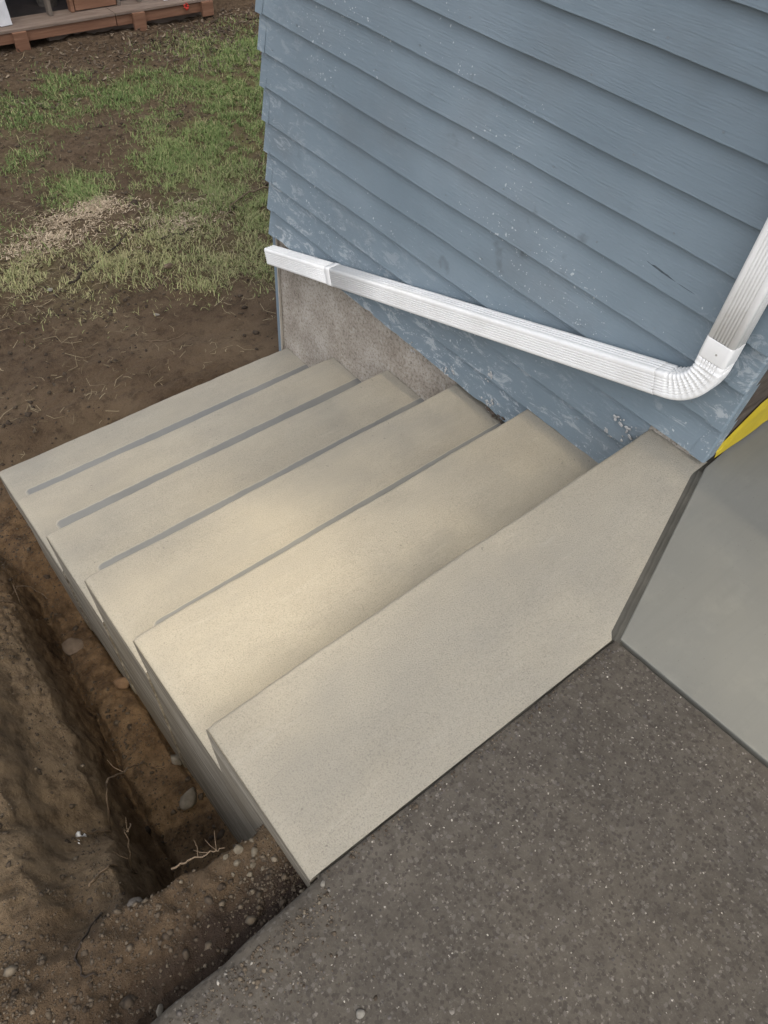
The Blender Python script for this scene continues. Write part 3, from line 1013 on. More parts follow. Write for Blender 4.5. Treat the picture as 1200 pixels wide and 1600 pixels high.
# gouge in one board, nail heads, plaster splashes and a rotten spot by the steps
bm = bmesh.new()
vs = []
for (y_, z_, w_) in GOUGE:
    zf = (z_ - 0.393) / 0.122
    xo = PX + 0.0235 * max(0, zf) - 0.0006
    vs.append((bm.verts.new((xo, y_, z_ + w_)), bm.verts.new((xo - 0.0012, y_ + 0.002, z_ - w_))))
for a, b in zip(vs[:-1], vs[1:]):
    bm.faces.new((a[0], b[0], b[1], a[1]))
from_bm('gouge', bm, M_GOUGE, house)
bm = bmesh.new()
for i, zb in enumerate(EXPO[:14]):
    for q in range(6):
        y_ = YN + 0.12 + q * 0.405 + R.uniform(-0.03, 0.03) + (0.2 if i % 2 else 0)
        if y_ > YF - 0.05 or (i < 3 and y_ < 0.6): continue
        z_ = zb + 0.022 + R.uniform(-0.004, 0.004)
        bmesh.ops.create_cone(bm, segments=7, radius1=0.0032, radius2=0.0022, depth=0.0016, cap_ends=True,
                              matrix=Matrix.Translation((PX + 0.0235 * 0.17 - 0.0012, y_, z_)) @ Matrix.Rotation(math.pi / 2, 4, 'Y'))
props(from_bm('nail_heads', bm, M_NAIL, house), kind='stuff')
for (y_, z_, n_, sp) in SPLASH:
    bm = bmesh.new()
    for q in range(n_):
        r_ = R.uniform(0.002, 0.0075)
        c_ = Vector((PX + 0.001, y_ + R.gauss(0, sp), z_ + R.gauss(0, sp * 0.8)))
        base = len(bm.verts)
        bmesh.ops.create_icosphere(bm, subdivisions=1, radius=r_, matrix=Matrix.Translation(c_) @ Matrix.Rotation(R.uniform(0, 3), 4, 'X') @ Matrix.Diagonal((0.45, R.uniform(0.6, 1.8), 0.8, 1)))
    for v in bm.verts:
        v.co += Vector((mnoise.noise(v.co * 220), mnoise.noise(v.co * 220 + Vector((5, 0, 0))), mnoise.noise(v.co * 220 + Vector((0, 7, 0))))) * 0.002
    props(from_bm('plaster_splash', bm, M_PLASTER, house), kind='stuff')
bm = bmesh.new()
for q in range(26):
    c_ = Vector((PX + R.uniform(-0.002, 0.006), 0.50 + R.gauss(0, 0.035), -0.365 + R.gauss(0, 0.010)))
    bmesh.ops.create_icosphere(bm, subdivisions=1, radius=R.uniform(0.003, 0.009), matrix=Matrix.Translation(c_) @ Matrix.Diagonal((0.7, 1.6, 0.7, 1)))
for v in bm.verts:
    v.co += Vector((mnoise.noise(v.co * 150), mnoise.noise(v.co * 150 + Vector((5, 0, 0))), mnoise.noise(v.co * 150 + Vector((0, 7, 0))))) * 0.003
from_bm('rotten_wood', bm, M_SHEATH, house)
# sheathed walls behind the boards, foundation, corner trim
box('wall', (-0.008, -0.178, -0.36), (6.0, 1.998, 2.46), M_BLUEWOOD, house)
bm = bmesh.new()
for (x0, x1, dz) in ((-0.006, 0.9, 0.0), (0.9, 2.1, 0.003), (2.1, 6.0, 0.0)):
    add_box(bm, (x0, -0.190 - dz, -0.06), (x1, -0.1785, 2.44))
from_bm('sheathing', bm, M_SHEATH, house)


def foundation():
    bm = bmesh.new()
    ysn = np.linspace(-0.15, 1.995, 110)
    zsn = np.linspace(-1.6, -0.352, 56)
    rows = []
    for z_ in zsn:
        rows.append([bm.verts.new((0.004 * mnoise.noise((y_ * 9, z_ * 9, 0)) + 0.0018 * mnoise.noise((y_ * 45, z_ * 45, 3)), y_, z_)) for y_ in ysn])
    for a, b in zip(rows[:-1], rows[1:]):
        for i in range(len(ysn) - 1):
            bm.faces.new((a[i], a[i + 1], b[i + 1], b[i]))
    return from_bm('foundation_wall', bm, M_FOUND, house, smooth=True)


foundation()
box('foundation_wall', (0.03, 1.96, -1.6), (6.0, 1.992, -0.36), M_FOUND, house)
box('corner_board', (-0.012, 1.997, -1.6), (0.020, 2.024, -0.352), M_BLUEWOOD, house, 0.002)
box('trim_strip', (-0.014, 1.988, -1.6), (-0.003, 1.9965, -0.352), M_CREAM, house)
# crumbly strip of the old foundation showing under the lowest near boards
bm = bmesh.new()
ysn = np.linspace(YN + 0.02, 0.0, 26)
rows = []
for z_ in (-0.02, 0.004, 0.012, 0.024):
    rows.append([bm.verts.new((-0.020 + 0.006 * mnoise.noise((y_ * 40, z_ * 60, 9)), y_, z_)) for y_ in ysn])
for a, b in zip(rows[:-1], rows[1:]):
    for i in range(len(ysn) - 1):
        bm.faces.new((a[i], a[i + 1], b[i + 1], b[i]))
from_bm('mortar_bed', bm, M_FOUND, house, smooth=True)


# yellow flashing folded out over the slab
def flashing():
    bm = bmesh.new()
    xsn = np.linspace(0.012, 3.2, 80)
    rows = []
    for x_ in xsn:
        s = mnoise.noise((x_ * 7, 0, 2))
        s2 = mnoise.noise((x_ * 17, 5, 2))
        gr = min(1.0, max(0.06, (x_ - 0.012) / 0.17))
        top = 0.040 + 0.095 * gr + 0.010 * s
        cr = 0.026 + 0.036 * gr + 0.010 * s2
        outw = 0.002 + 0.006 * gr + 0.004 * s * gr
        rows.append([bm.verts.new((x_, -0.194, top)), bm.verts.new((x_, -0.1965 - 0.006 * gr, cr + 0.04 * gr)),
                     bm.verts.new((x_ + 0.004 * s2, -0.199 - outw * 0.5, cr)), bm.verts.new((x_ + 0.006 * s, -0.200 - outw, 0.012 + 0.014 * max(0, s2) * gr)),
                     bm.verts.new((x_ + 0.006 * s, -0.200 - outw * 0.96, 0.010 + 0.014 * max(0, s2) * gr))])
    for a, b in zip(rows[:-1], rows[1:]):
        for i in range(4):
            bm.faces.new((a[i], a[i + 1], b[i + 1], b[i]))
    return from_bm('flashing_strip', bm, M_YELLOW, house)


flashing()
# unseen eave and porch overhang, added to shade the strip along the wall
bm = bmesh.new()
pv = [(-0.425, 2.44), (-0.425, 2.58), (2.6, 3.9), (2.6, 3.76), (-0.02, 2.50)]
f0 = [bm.verts.new((a, -3.6, b)) for a, b in pv]
f1 = [bm.verts.new((a, 2.35, b)) for a, b in pv]
bm.faces.new(f0)
bm.faces.new(f1[::-1])
for i in range(len(pv)):
    bm.faces.new((f0[i], f0[(i + 1) % len(pv)], f1[(i + 1) % len(pv)], f1[i]))
from_bm('roof_with_added_eave', bm, M_ROOF, house)
box('added_soffit', (-0.41, -3.58, 2.425), (-0.03, 2.33, 2.438), M_ADDED_SOFFIT, house)  # underside of the added eave

# ------------------------------------------------------------------ an added, unseen tree that shapes sun and shade
def shade(u, v):
    """how thick the added foliage is between the sun and point (u, v) of the steps' level"""
    gap = sstep(-0.24, 0.14, v) * (1 - 0.55 * sstep(0.25, 0.85, v)) * (1 - sstep(1.0, 1.75, v)) * sstep(-1.80, -1.5, u) * (1 - 0.56 * sstep(-1.20, -0.35, u)) * (1 - sstep(0.15, 0.6, u))  # crown opening shaped to let a pool of sun onto the steps
    gap2 = 0.40 * (1 - sstep(-0.45, 0.0, v)) * sstep(-1.4, -0.9, v) * sstep(-0.95, -0.5, u) * (1 - sstep(0.4, 0.8, u))
    gap3 = 0.60 * sstep(-0.75, -0.35, v) * (1 - sstep(0.8, 1.3, v)) * sstep(-3.3, -2.8, u) * (1 - sstep(-2.15, -1.85, u))
    return 1.0 - np.maximum(np.maximum(gap, gap2), gap3)


def tree():  # added, out of view, to shape sun and shade on the steps
    tr = empty('added_shade_tree', (1.6, -9.2, -0.9), 'unseen tree added to shade the yard and driveway, its crown gapped over the steps', 'tree')
    cu = np.arange(-6.5, 7.5, 0.037)                    # one leaf per small cell, jittered: an even, thin canopy
    cv = np.arange(-3.2, 9.0, 0.037)
    U_, V_ = np.meshgrid(cu, cv)
    n = U_.size
    u = U_.ravel() + NR.uniform(0, 0.037, n)
    v = V_.ravel() + NR.uniform(0, 0.037, n)
    edge_ = np.clip(1.35 - (((u - 0.5) / 6.2) ** 2 + ((v - 3.3) / 5.8) ** 2), 0, 1)
    k_ = NR.random(n) < np.clip(shade(u, v) * edge_, 0, 1)
    u, v = u[k_], v[k_]
    m_ = len(u)
    d_ = NR.uniform(17.0, 21.0, m_)
    S_ = np.array(SUN_DIR)
    c_ = np.stack([u, v, np.zeros(m_)], 1) + d_[:, None] * S_[None]
    # a leaf: four-point kite, tilted at random
    th = NR.uniform(0, 6.283, m_)
    tl = NR.uniform(-0.9, 0.9, m_)
    ln = NR.uniform(0.042, 0.060, m_)
    a = np.stack([np.cos(th) * np.cos(tl), np.sin(th) * np.cos(tl), np.sin(tl)], 1)
    b = np.stack([-np.sin(th), np.cos(th), NR.uniform(-0.4, 0.4, m_)], 1)
    vv = np.stack([c_ - a * ln[:, None], c_ + b * ln[:, None] * 0.55, c_ + a * ln[:, None], c_ - b * ln[:, None] * 0.55], 1).reshape(-1, 3)
    f_ = np.arange(m_)[:, None] * 4 + np.array([[0, 1, 2, 3]])
    cr = from_arrays('added_tree_crown', vv, f_, M_GRASS, tr, tint=np.repeat(NR.uniform(0.1, 0.6, m_), 4))
    bm = bmesh.new()
    tube(bm, [(1.6, -9.2, -1.2), (1.55, -9.1, 5), (1.2, -8.6, 10), (0.2, -7.2, 15)], [0.36, 0.30, 0.22, 0.09], 9)
    for q in range(9):
        a_ = q * 0.72
        z_ = 8 + q * 0.7
        tube(bm, [(1.4 - 0.05 * q, -8.9 + 0.1 * q, z_), (1.0 + 2.0 * math.cos(a_), -7.4 + 1.6 * math.sin(a_), z_ + 2.6), (0.6 + 2.6 * math.cos(a_), -6.6 + 2.0 * math.sin(a_), z_ + 4.0)], [0.06, 0.03, 0.01], 6)
    from_bm('added_tree_trunk', bm, M_DTWIG, tr, smooth=True)


tree()

# ------------------------------------------------------------------ the downspout
spout = empty('downspout', (-0.075, -0.10, 0.2), 'white ribbed metal downspout with an elbow, slanting across the blue boards', 'downspout')
W2, D2 = 0.038, 0.031        # half width (along the wall) and half depth (away from it)
CX = PX - 0.006 - D2


def spout_ring(front_ribs=6, side_ribs=3, plain=False):
    """closed outline (a across, b outward): a along the wall, b away from the wall"""
    r = 0.010
    out = []

    def edge(p, q, ribs, nrm):
        n = 84 if ribs > 3 else 45
        for i in range(n):
            f = i / n
            d = 0.0
            if ribs and not plain:
                u = (f - 0.07) / 0.86
                if 0 < u < 1:
                    ph = u * ribs * 2 * math.pi
                    d = -0.0036 * max(0.0, math.sin(ph - math.pi / 2))
            out.append((p[0] + (q[0] - p[0]) * f + nrm[0] * d, p[1] + (q[1] - p[1]) * f + nrm[1] * d))

    def corner(c, a0):
        for i in range(6):
            a = a0 + math.pi / 2 * i / 6
            out.append((c[0] + r * math.cos(a), c[1] + r * math.sin(a)))
    edge((-W2 + r, D2), (W2 - r, D2), front_ribs, (0, 1))
    # going clockwise: front, right, back, left
    for i in range(6):
        a = math.pi / 2 - math.pi / 2 * i / 6
        out.append((W2 - r + r * math.cos(a), D2 - r + r * math.sin(a)))
    edge((W2, D2 - r), (W2, -D2 + r), side_ribs, (1, 0))
    for i in range(6):
        a = -math.pi / 2 * i / 6
        out.append((W2 - r + r * math.cos(a), -D2 + r + r * math.sin(a)))
    edge((W2 - r, -D2), (-W2 + r, -D2), 0, (0, -1))
    for i in range(6):
        a = -math.pi / 2 - math.pi / 2 * i / 6
        out.append((-W2 + r + r * math.cos(a), -D2 + r + r * math.sin(a)))
    edge((-W2, -D2 + r), (-W2, D2 - r), side_ribs, (-1, 0))
    for i in range(6):
        a = math.pi - math.pi / 2 * i / 6
        out.append((-W2 + r + r * math.cos(a), D2 - r + r * math.sin(a)))
    return out


RIB, PLAIN = spout_ring(), spout_ring(plain=True)


def sweep(name, stations, parent, cap=False):
    """stations: (y, z, tangent angle in the wall plane, scale, mix of plain profile, pleat depth)"""
    bm = bmesh.new()
    rings = []
    for (y, z, ang, sc, pm, pleat) in stations:
        ty, tz = math.cos(ang), math.sin(ang)
        ay, az = tz, -ty                     # 'across' direction: tangent turned a quarter
        ring = []
        for (a, b), (a2, b2) in zip(RIB, PLAIN):
            a_ = (a * (1 - pm) + a2 * pm) * sc
            b_ = (b * (1 - pm) + b2 * pm) * sc
            if pleat:
                # pleats are deep on the inside of the bend and on the flanks, and fade on the outside
                k = pleat * min(1.0, max(0.0, (-a_ / W2 + 1.05) / 1.3))
                a_ *= 1 - k * 0.6
                b_ *= 1 - k
            ring.append(bm.verts.new((CX - b_, y + ay * a_, z + az * a_)))
        rings.append(ring)
    n = len(RIB)
    for r0, r1 in zip(rings[:-1], rings[1:]):
        for i in range(n):
            bm.faces.new((r0[i], r0[(i + 1) % n], r1[(i + 1) % n], r1[i]))
    o = from_bm(name, bm, M_SPOUT, parent, smooth=True)
    md = o.modifiers.new('thick', 'SOLIDIFY')
    md.thickness = 0.0012
    md.offset = -1
    return o


SL = -math.atan(0.32)                        # slope of the long run
ip_y, ip_z = -0.102, 0.187 - 0.32 * (-0.102 - 0.039)
Rb = 0.116
turn = math.pi / 2 + SL                      # from straight down to the slanting run
tl = Rb * math.tan(turn / 2)
z_arc = ip_z + tl
# vertical pipe
sweep('pipe', [(ip_y, z_, -math.pi / 2, 1, 0, 0) for z_ in (2.40, 1.6, 1.0, 0.6, 0.372)], spout)
# band around it
bz = z_arc + 0.024
sweep('band', [(ip_y, bz + 0.058, -math.pi / 2, 1.004, 0.85, 0), (ip_y, bz + 0.056, -math.pi / 2, 1.018, 1, 0), (ip_y, bz + 0.03, -math.pi / 2, 1.02, 1, 0),
               (ip_y, bz + 0.003, -math.pi / 2, 1.018, 1, 0), (ip_y, bz, -math.pi / 2, 1.004, 0.85, 0)], spout)
# elbow: pleated bend
stn = [(ip_y, bz + 0.004, -math.pi / 2, 1.005, 0.15, 0), (ip_y, z_arc + 0.012, -math.pi / 2, 1.005, 0.15, 0), (ip_y, z_arc, -math.pi / 2, 1.005, 0.3, 0)]
NP = 9
for i in range(NP * 6 + 1):
    f = i / (NP * 6)
    th = turn * f
    cy, cz = ip_y + Rb, z_arc
    y_ = cy - Rb * math.cos(th)
    z_ = cz - Rb * math.sin(th)
    saw = (i % 6) / 6
    pl = 0.15 * (1 - abs(2 * saw - 1) ** 1.5) if 0 < i < NP * 6 else 0
    stn.append((y_, z_, -math.pi / 2 + th, 1.006, 0.55, pl))
ey, ez = ip_y + tl * math.cos(SL), ip_z + tl * math.sin(SL)
for d_ in (0.004, 0.02, 0.036):
    stn.append((ey + d_ * math.cos(SL), ez + d_ * math.sin(SL), SL, 1.006 if d_ < 0.03 else 1.0, 0.2 if d_ < 0.03 else 0.05, 0))
sweep('elbow', stn, spout)


def run(d):
    return ey + d * math.cos(SL), ez + d * math.sin(SL)


d0 = 0.031
dl = (1.945 - ey) / math.cos(SL)
djoin = (1.455 - ey) / math.cos(SL)
sweep('pipe', [(*run(d_), SL, 1.03 if d_ < d0 + 0.002 else 1.026, 0, 0) for d_ in (d0, d0 + 0.003, 0.4, 0.8, 1.2, djoin)], spout)
sweep('band', [(*run(djoin - 0.004), SL, 1.035, 0.6, 0), (*run(djoin - 0.003), SL, 1.06, 1, 0), (*run(djoin + 0.028), SL, 1.06, 1, 0), (*run(djoin + 0.03), SL, 1.03, 0.7, 0)], spout)
sweep('pipe', [(*run(d_), SL, 1.0, 0, 0) for d_ in (djoin + 0.01, djoin + 0.2, dl - 0.004, dl)], spout)
bm = bmesh.new()          # screws on the band
for (y_, z_) in ((ip_y - 0.006, bz + 0.026),):
    bmesh.ops.create_icosphere(bm, subdivisions=2, radius=0.003, matrix=Matrix.Translation((CX - D2 * 1.015, y_, z_)) @ Matrix.Diagonal((0.6, 1, 1, 1)))
from_bm('screw', bm, M_STONE_PALE, spout, smooth=True)

# ------------------------------------------------------------------ shed deck at the far side of the yard
SY = 7.05
shed = empty('garden_shed', (1.5, SY + 0.5, -1.2), 'reddish wooden shed front on a low plank base at the far edge of the yard', 'shed')
box('rim_board', (-1.2, SY, -1.145), (1.535, SY + 0.04, -1.062), M_CEDAR, shed, 0.004)
box('rim_board', (1.545, SY + 0.004, -1.150), (2.52, SY + 0.044, -1.066), M_CEDAR, shed, 0.004)
box('skid_beam', (0.9, SY + 0.10, -1.28), (2.5, SY + 0.20, -1.15), M_CEDAR2, shed, 0.004)
for x0 in (0.545, 1.70, 2.45):
    box('base_post', (x0, SY - 0.036, -1.30 if x0 < 2 else -1.185), (x0 + 0.125, SY - 0.002, -1.058), M_CEDAR, shed, 0.005)
for a, b in ((-1.2, 1.53), (1.536, 2.56)):
    box('deck_board', (a, SY - 0.012, -1.060), (b, SY + 0.135, -1.038), M_CEDAR2, shed, 0.003)
    box('deck_board', (a, SY + 0.141, -1.061), (b, SY + 0.29, -1.040), M_CEDAR2, shed, 0.003)
SYW = SY + 0.17
for x0, w_, m_ in ((0.30, 0.05, M_CEDAR), (0.98, 0.035, M_OLDWOOD), (1.19, 0.035, M_CEDAR), (1.655, 0.03, M_OLDWOOD), (1.87, 0.035, M_OLDWOOD), (2.33, 0.035, M_OLDWOOD)):
    box('stud', (x0, SYW, -1.037), (x0 + w_, SYW + 0.07, 0.9), m_, shed, 0.003)
# framed door leaf
dx0, dx1 = 1.235, 1.645
dr = box('door', (dx0 + 0.07, SYW + 0.022, -0.95), (dx1 - 0.07, SYW + 0.030, 0.7), M_PANE, shed)
for lo, hi in (((dx0, -1.030), (dx1, -0.945)), ((dx0, 0.70), (dx1, 0.78))):
    box('door_rail', (lo[0], SYW + 0.004, lo[1]), (hi[0], SYW + 0.044, hi[1]), M_CEDAR, dr, 0.003)
for a in (dx0, dx1 - 0.075):
    box('door_stile', (a, SYW + 0.006, -0.9435), (a + 0.075, SYW + 0.042, 0.699), M_CEDAR, dr, 0.003)
box('back_wall', (-1.2, SY + 1.2, -1.03), (2.5, SY + 1.24, 0.9), M_DARK, shed)
box('floor', (-1.2, SY + 0.296, -1.06), (2.5, SY + 1.2, -1.045), M_DARK, shed)
box('top_plate', (-1.2, SYW - 0.01, 0.903), (2.52, SYW + 0.09, 1.0), M_CEDAR, shed)
box('shed_roof', (-1.4, SY - 0.25, 1.003), (2.7, SY + 1.5, 1.06), M_ROOF, shed)
for i, (x0, w_, lab, zb_) in enumerate(((0.50, 0.105, 'white post leaning on the left of the shed front', -1.034), (2.10, 0.04, 'slim white post near the right end of the shed front', -1.034),
                                        (2.25, 0.075, 'thick white post beside the red flower on the shed base', -1.034))):
    p_ = box('white_post', (x0, SY + 0.085, zb_), (x0 + w_, SY + 0.085 + min(w_, 0.07), 0.6), M_WHITE, None, 0.004, loc=(x0, SY + 0.1, zb_))
    props(p_, lab, 'post', 'white posts at the shed')
    if i == 0: p_.rotation_euler = (0, math.radians(-2.5), 0)
# things stored inside
bm = bmesh.new()
bmesh.ops.create_cone(bm, segments=18, radius1=0.09, radius2=0.12, depth=0.2, cap_ends=True, matrix=Matrix.Translation((1.10, SY + 0.5, -0.944)))
pot = from_bm('plant_pot', bm, M_STONE_DARK, loc=(1.10, SY + 0.5, -1.044))
props(pot, 'dim round pot behind the grey stud in the shed', 'pot')
# red flower head on the sill
fl = empty('red_flower', (2.285, SY + 0.03, -1.037), 'small red flower lying at the foot of a white post', 'flower')
for q in range(7):
    bm = bmesh.new()
    a = q * 0.9
    c_ = Vector((2.285 + 0.018 * math.cos(a), SY - 0.012 + 0.006 * math.sin(a), -1.075 + 0.022 * math.sin(a)))
    bmesh.ops.create_icosphere(bm, subdivisions=1, radius=0.014, matrix=Matrix.Translation(c_) @ Matrix.Rotation(a, 4, 'Y') @ Matrix.Diagonal((1.2, 0.6, 0.7, 1)))
    from_bm('petal', bm, M_RED, fl, smooth=True)
bm = bmesh.new()
tube(bm, [(2.285, SY - 0.014, -1.08), (2.283, SY - 0.012, -1.05), (2.278, SY + 0.03, -1.034)], 0.003, 5)
from_bm('stem', bm, M_DTWIG, fl)

fence = empty('board_fence', (2.9, 7.8, -1.2), 'dark stained horizontal board fence right of the shed', 'fence')
for i in range(8):
    box('fence_board', (2.62, 7.8 + R.uniform(0, 0.01), -1.19 + i * 0.135), (6.0, 7.825, -1.19 + i * 0.135 + 0.122), M_FENCE, fence, 0.003)
for x0 in (3.32, 4.9):
    box('fence_post', (x0, 7.70, -1.3), (x0 + 0.09, 7.795, 0.1), M_CEDAR, fence, 0.004)

# ------------------------------------------------------------------ grass, straw, chips, crumbs
def grass_field():
    n = 1000000
    x = NR.uniform(-1.6, 3.6, n)
    y = NR.uniform(2.35, 6.95, n)
    d = blob(x, y, GREEN) * 1.15
    d = d * np.clip(0.46 + 1.9 * fbm(x, y, 31, ((1.7, 1), (4.2, 1), (9, .9), (19, .7))), 0.01, 1.3)
    d = d * (1 - 0.95 * blob(x, y, BARE)) * (1 - 0.75 * blob(x, y, [c[:3] + (1,) for c in CHIPS if c[3] > .55]))
    d = d * sstep(2.40, 2.75, y - 0.25 * x * 0)
    keep = NR.random(n) < np.clip(d, 0, 1) * 0.95
    x, y = x[keep], y[keep]
    tn = np.zeros(len(x))
    wt = np.full(len(x), 1e-4)
    for b in GREEN:
        w_ = np.exp(-(((x - b[0]) ** 2 + (y - b[1]) ** 2) / b[2] ** 2)) ** 2
        tn += w_ * b[4]
        wt += w_
    tn = tn / wt
    m = len(x)
    tn = np.clip(tn + NR.normal(0, 0.13, m) + 0.15 * fbm(x, y, 33, ((2, 1), (5, 1))), 0, 1)
    dead = NR.random(m) < 0.16
    tn = np.where(dead, NR.uniform(.85, 1, m), tn)
    z = height(x, y)
    L = NR.gamma(4, 0.0072, m) + 0.008
    az = NR.uniform(0, 6.283, m)
    lean = NR.uniform(0.5, 1.5, m)
    w_ = NR.uniform(0.0012, 0.0028, m)
    dxn, dyn = np.cos(az), np.sin(az)
    px_, py_ = -dyn * w_, dxn * w_
    h1 = L * 0.55 * np.cos(lean * 0.6)
    r1 = L * 0.55 * np.sin(lean * 0.6)
    h2 = h1 + L * 0.45 * np.cos(lean * 1.25)
    r2 = r1 + L * 0.45 * np.sin(lean * 1.25)
    z0 = z - 0.004
    v = np.stack([np.stack([x - px_, y - py_, z0], 1), np.stack([x + px_, y + py_, z0], 1),
                  np.stack([x + dxn * r1 + px_ * .8, y + dyn * r1 + py_ * .8, z0 + h1], 1), np.stack([x + dxn * r1 - px_ * .8, y + dyn * r1 - py_ * .8, z0 + h1], 1),
                  np.stack([x + dxn * r2, y + dyn * r2, z0 + np.maximum(h2, 0.004)], 1)], 1).reshape(-1, 3)
    k = np.arange(m)[:, None] * 5
    f = np.concatenate([k + np.array([[0, 1, 2]]), k + np.array([[0, 2, 3]]), k + np.array([[3, 2, 4]])], 0)
    o = from_arrays('grass', v, f, M_GRASS, tint=np.repeat(tn, 5))
    props(o, kind='stuff')
    return m


grass_field()


def flakes(name, x, y, z, ln, wd, tint, mat, seed, tilt=0.35, curl=0.0, parent=None):
    """thin bent slivers (two quads each) lying on the ground"""
    r = np.random.default_rng(seed)
    m = len(x)
    az = r.uniform(0, 6.283, m)
    tl_ = r.normal(0, tilt, m)
    dx_, dy_ = np.cos(az), np.sin(az)
    ca, sa = np.cos(tl_), np.sin(tl_)
    h = ln / 2
    px_, py_ = -dy_ * wd / 2, dx_ * wd / 2
    bend = r.normal(0, 0.25, m) * ln + curl
    def pt(s, e, lift):
        return np.stack([x + dx_ * h * s * ca + px_ * e + (-dy_) * lift, y + dy_ * h * s * ca + py_ * e + dx_ * lift, z + h * s * sa + np.abs(h * sa) * 0.8 + wd * 0.3], 1)
    v = np.stack([pt(-1, -1, 0), pt(-1, 1, 0), pt(0, 1, bend), pt(0, -1, bend), pt(1, .6, 0), pt(1, -.6, 0)], 1).reshape(-1, 3)
    k = np.arange(m)[:, None] * 6
    f = np.concatenate([k + np.array([[0, 1, 2, 3]]), k + np.array([[3, 2, 4, 5]])], 0)
    o = from_arrays(name, v, f, mat, parent, tint=np.repeat(tint, 6))
    props(o, kind='stuff')
    return o


# straw and dead blades over the yard
n = 60000
x = NR.uniform(-1.9, 3.4, n)
y = NR.uniform(2.15, 6.95, n)
d = 0.10 + 0.5 * np.exp(-((y - 3.3 + 0.25 * x) / 0.75) ** 2) + 0.25 * blob(x, y, GREEN) + 0.7 * blob(x, y, [(c[0], c[1], c[2] * 1.7, c[3]) for c in CHIPS])
d *= np.clip(0.5 + fbm(x, y, 41, ((1.2, 1), (3, 1))), 0.05, 1.3)
k = NR.random(n) < d
x, y = x[k], y[k]
flakes('straw', x, y, height(x, y), NR.gamma(4, 0.012, len(x)) + 0.01, NR.uniform(0.002, 0.0045, len(x)), NR.random(len(x)) ** 1.4, M_STRAW, 3, 0.12)
# pale wood chips where a stump was ground out
n = 150000
x = NR.uniform(-1.2, 1.0, n)
y = NR.uniform(3.2, 4.5, n)
d = blob(x, y, CHIPS) ** 1.3
d *= np.clip(0.55 + 0.8 * fbm(x, y, 42, ((3, 1), (7, 1))), 0, 1.2)
k = NR.random(n) < d * 0.75
x, y = x[k], y[k]
flakes('wood_chips', x, y, height(x, y), NR.gamma(3, 0.006, len(x)) + 0.005, NR.uniform(0.003, 0.007, len(x)), NR.random(len(x)), M_CHIP, 4, 0.3)
# leaf litter by the shed
n = 5200
x = NR.uniform(-0.6, 3.6, n)
y = NR.uniform(5.7, 7.1, n)
k = NR.random(n) < 0.25 + 0.75 * sstep(1.2, 2.4, x)
x, y = x[k], y[k]
flakes('leaf_litter', x, y, height(x, y), NR.uniform(0.015, 0.05, len(x)), NR.uniform(0.008, 0.022, len(x)), NR.random(len(x)) ** 2.2, M_LEAFBIT, 6, 0.4)

# crumbs of soil on the spoil ridge, the bank and the trench floor
n = 190000
x = NR.uniform(-2.45, -1.50, n)
y = NR.uniform(-0.40, 2.3, n)
z = height(x, y)
gx = (height(x + 0.01, y) - z) / 0.01
d = 0.18 + 0.75 * np.exp(-((y + 0.22) / 0.14) ** 2) + 0.55 * np.exp(-(((x + 1.58) / 0.10) ** 2 + ((y + 0.25) / 0.10) ** 2))
d *= np.clip(0.55 + 0.9 * fbm(x, y, 51, ((2, 1), (5, 1))), 0.05, 1.3)
d = np.where(np.abs(gx) > 2.5, d * 0.1, d)
k = NR.random(n) < d
x, y, z = x[k], y[k], z[k]
rad = NR.gamma(1.5, 0.0009, len(x)) + 0.0007
big = (NR.random(len(x)) < 0.018)
rad = np.where(big, rad * 2.0 + 0.0015, rad)
tn = np.clip(NR.normal(0.36, 0.2, len(x)) + 0.10 * np.exp(-(((x + 1.60) / 0.09) ** 2 + ((y + 0.24) / 0.08) ** 2)), 0, 1)
tn = np.where(z < -0.8, tn * 0.6, tn)
o = pebbles('soil_crumbs', np.stack([x, y, z], 1), rad, tn, M_CRUMB, None, 0.8, 9, 0.3)
props(o, kind='stuff')
n = 900
x = NR.uniform(-2.35, -1.53, n)
y = NR.uniform(-0.34, 1.9, n)
z = height(x, y)
gx = np.abs(height(x + 0.01, y) - z) / 0.01
k = (gx < 1.6) & (NR.random(n) < np.clip(0.5 + 1.2 * fbm(x, y, 55, ((1.6, 1), (4, 1))), 0.05, 1))
x, y, z = x[k], y[k], z[k]
rad = NR.gamma(2.2, 0.0022, len(x)) + 0.003
o = pebbles('soil_lumps', np.stack([x, y, z], 1), rad, np.clip(NR.normal(0.22, 0.14, len(x)), 0, 0.7), M_CRUMB, None, 0.62, 14, -0.1)
props(o, kind='stuff')
# a little soil spilt over the driveway's broken edge and along its seam
n = 900
x = -1.5 - np.abs(NR.normal(0, 0.32, n))
y = -0.40 - np.abs(NR.normal(0, 0.055, n)) * NR.uniform(0.2, 1.6, n)
x2 = NR.uniform(-1.5, -0.70, 260)
y2 = seam_y(x2) - 0.006 - np.abs(NR.normal(0, 0.012, 260))
x, y = np.concatenate([x, x2]), np.concatenate([y, y2])
rad = NR.gamma(1.5, 0.0007, len(x)) + 0.0006
zs = -0.004 + 0.003 * fbm(x, y, 23, ((1.2, 1), (4, 0.5))) + 0.0016 * fbm(x, y, 24, ((18, 1), (40, 0.8)))
o = pebbles('spilt_soil', np.stack([x, y, zs], 1), rad, np.clip(NR.normal(0.4, 0.2, len(x)), 0, 1), M_CRUMB, None, 0.8, 12, 0.2)
props(o, kind='stuff')
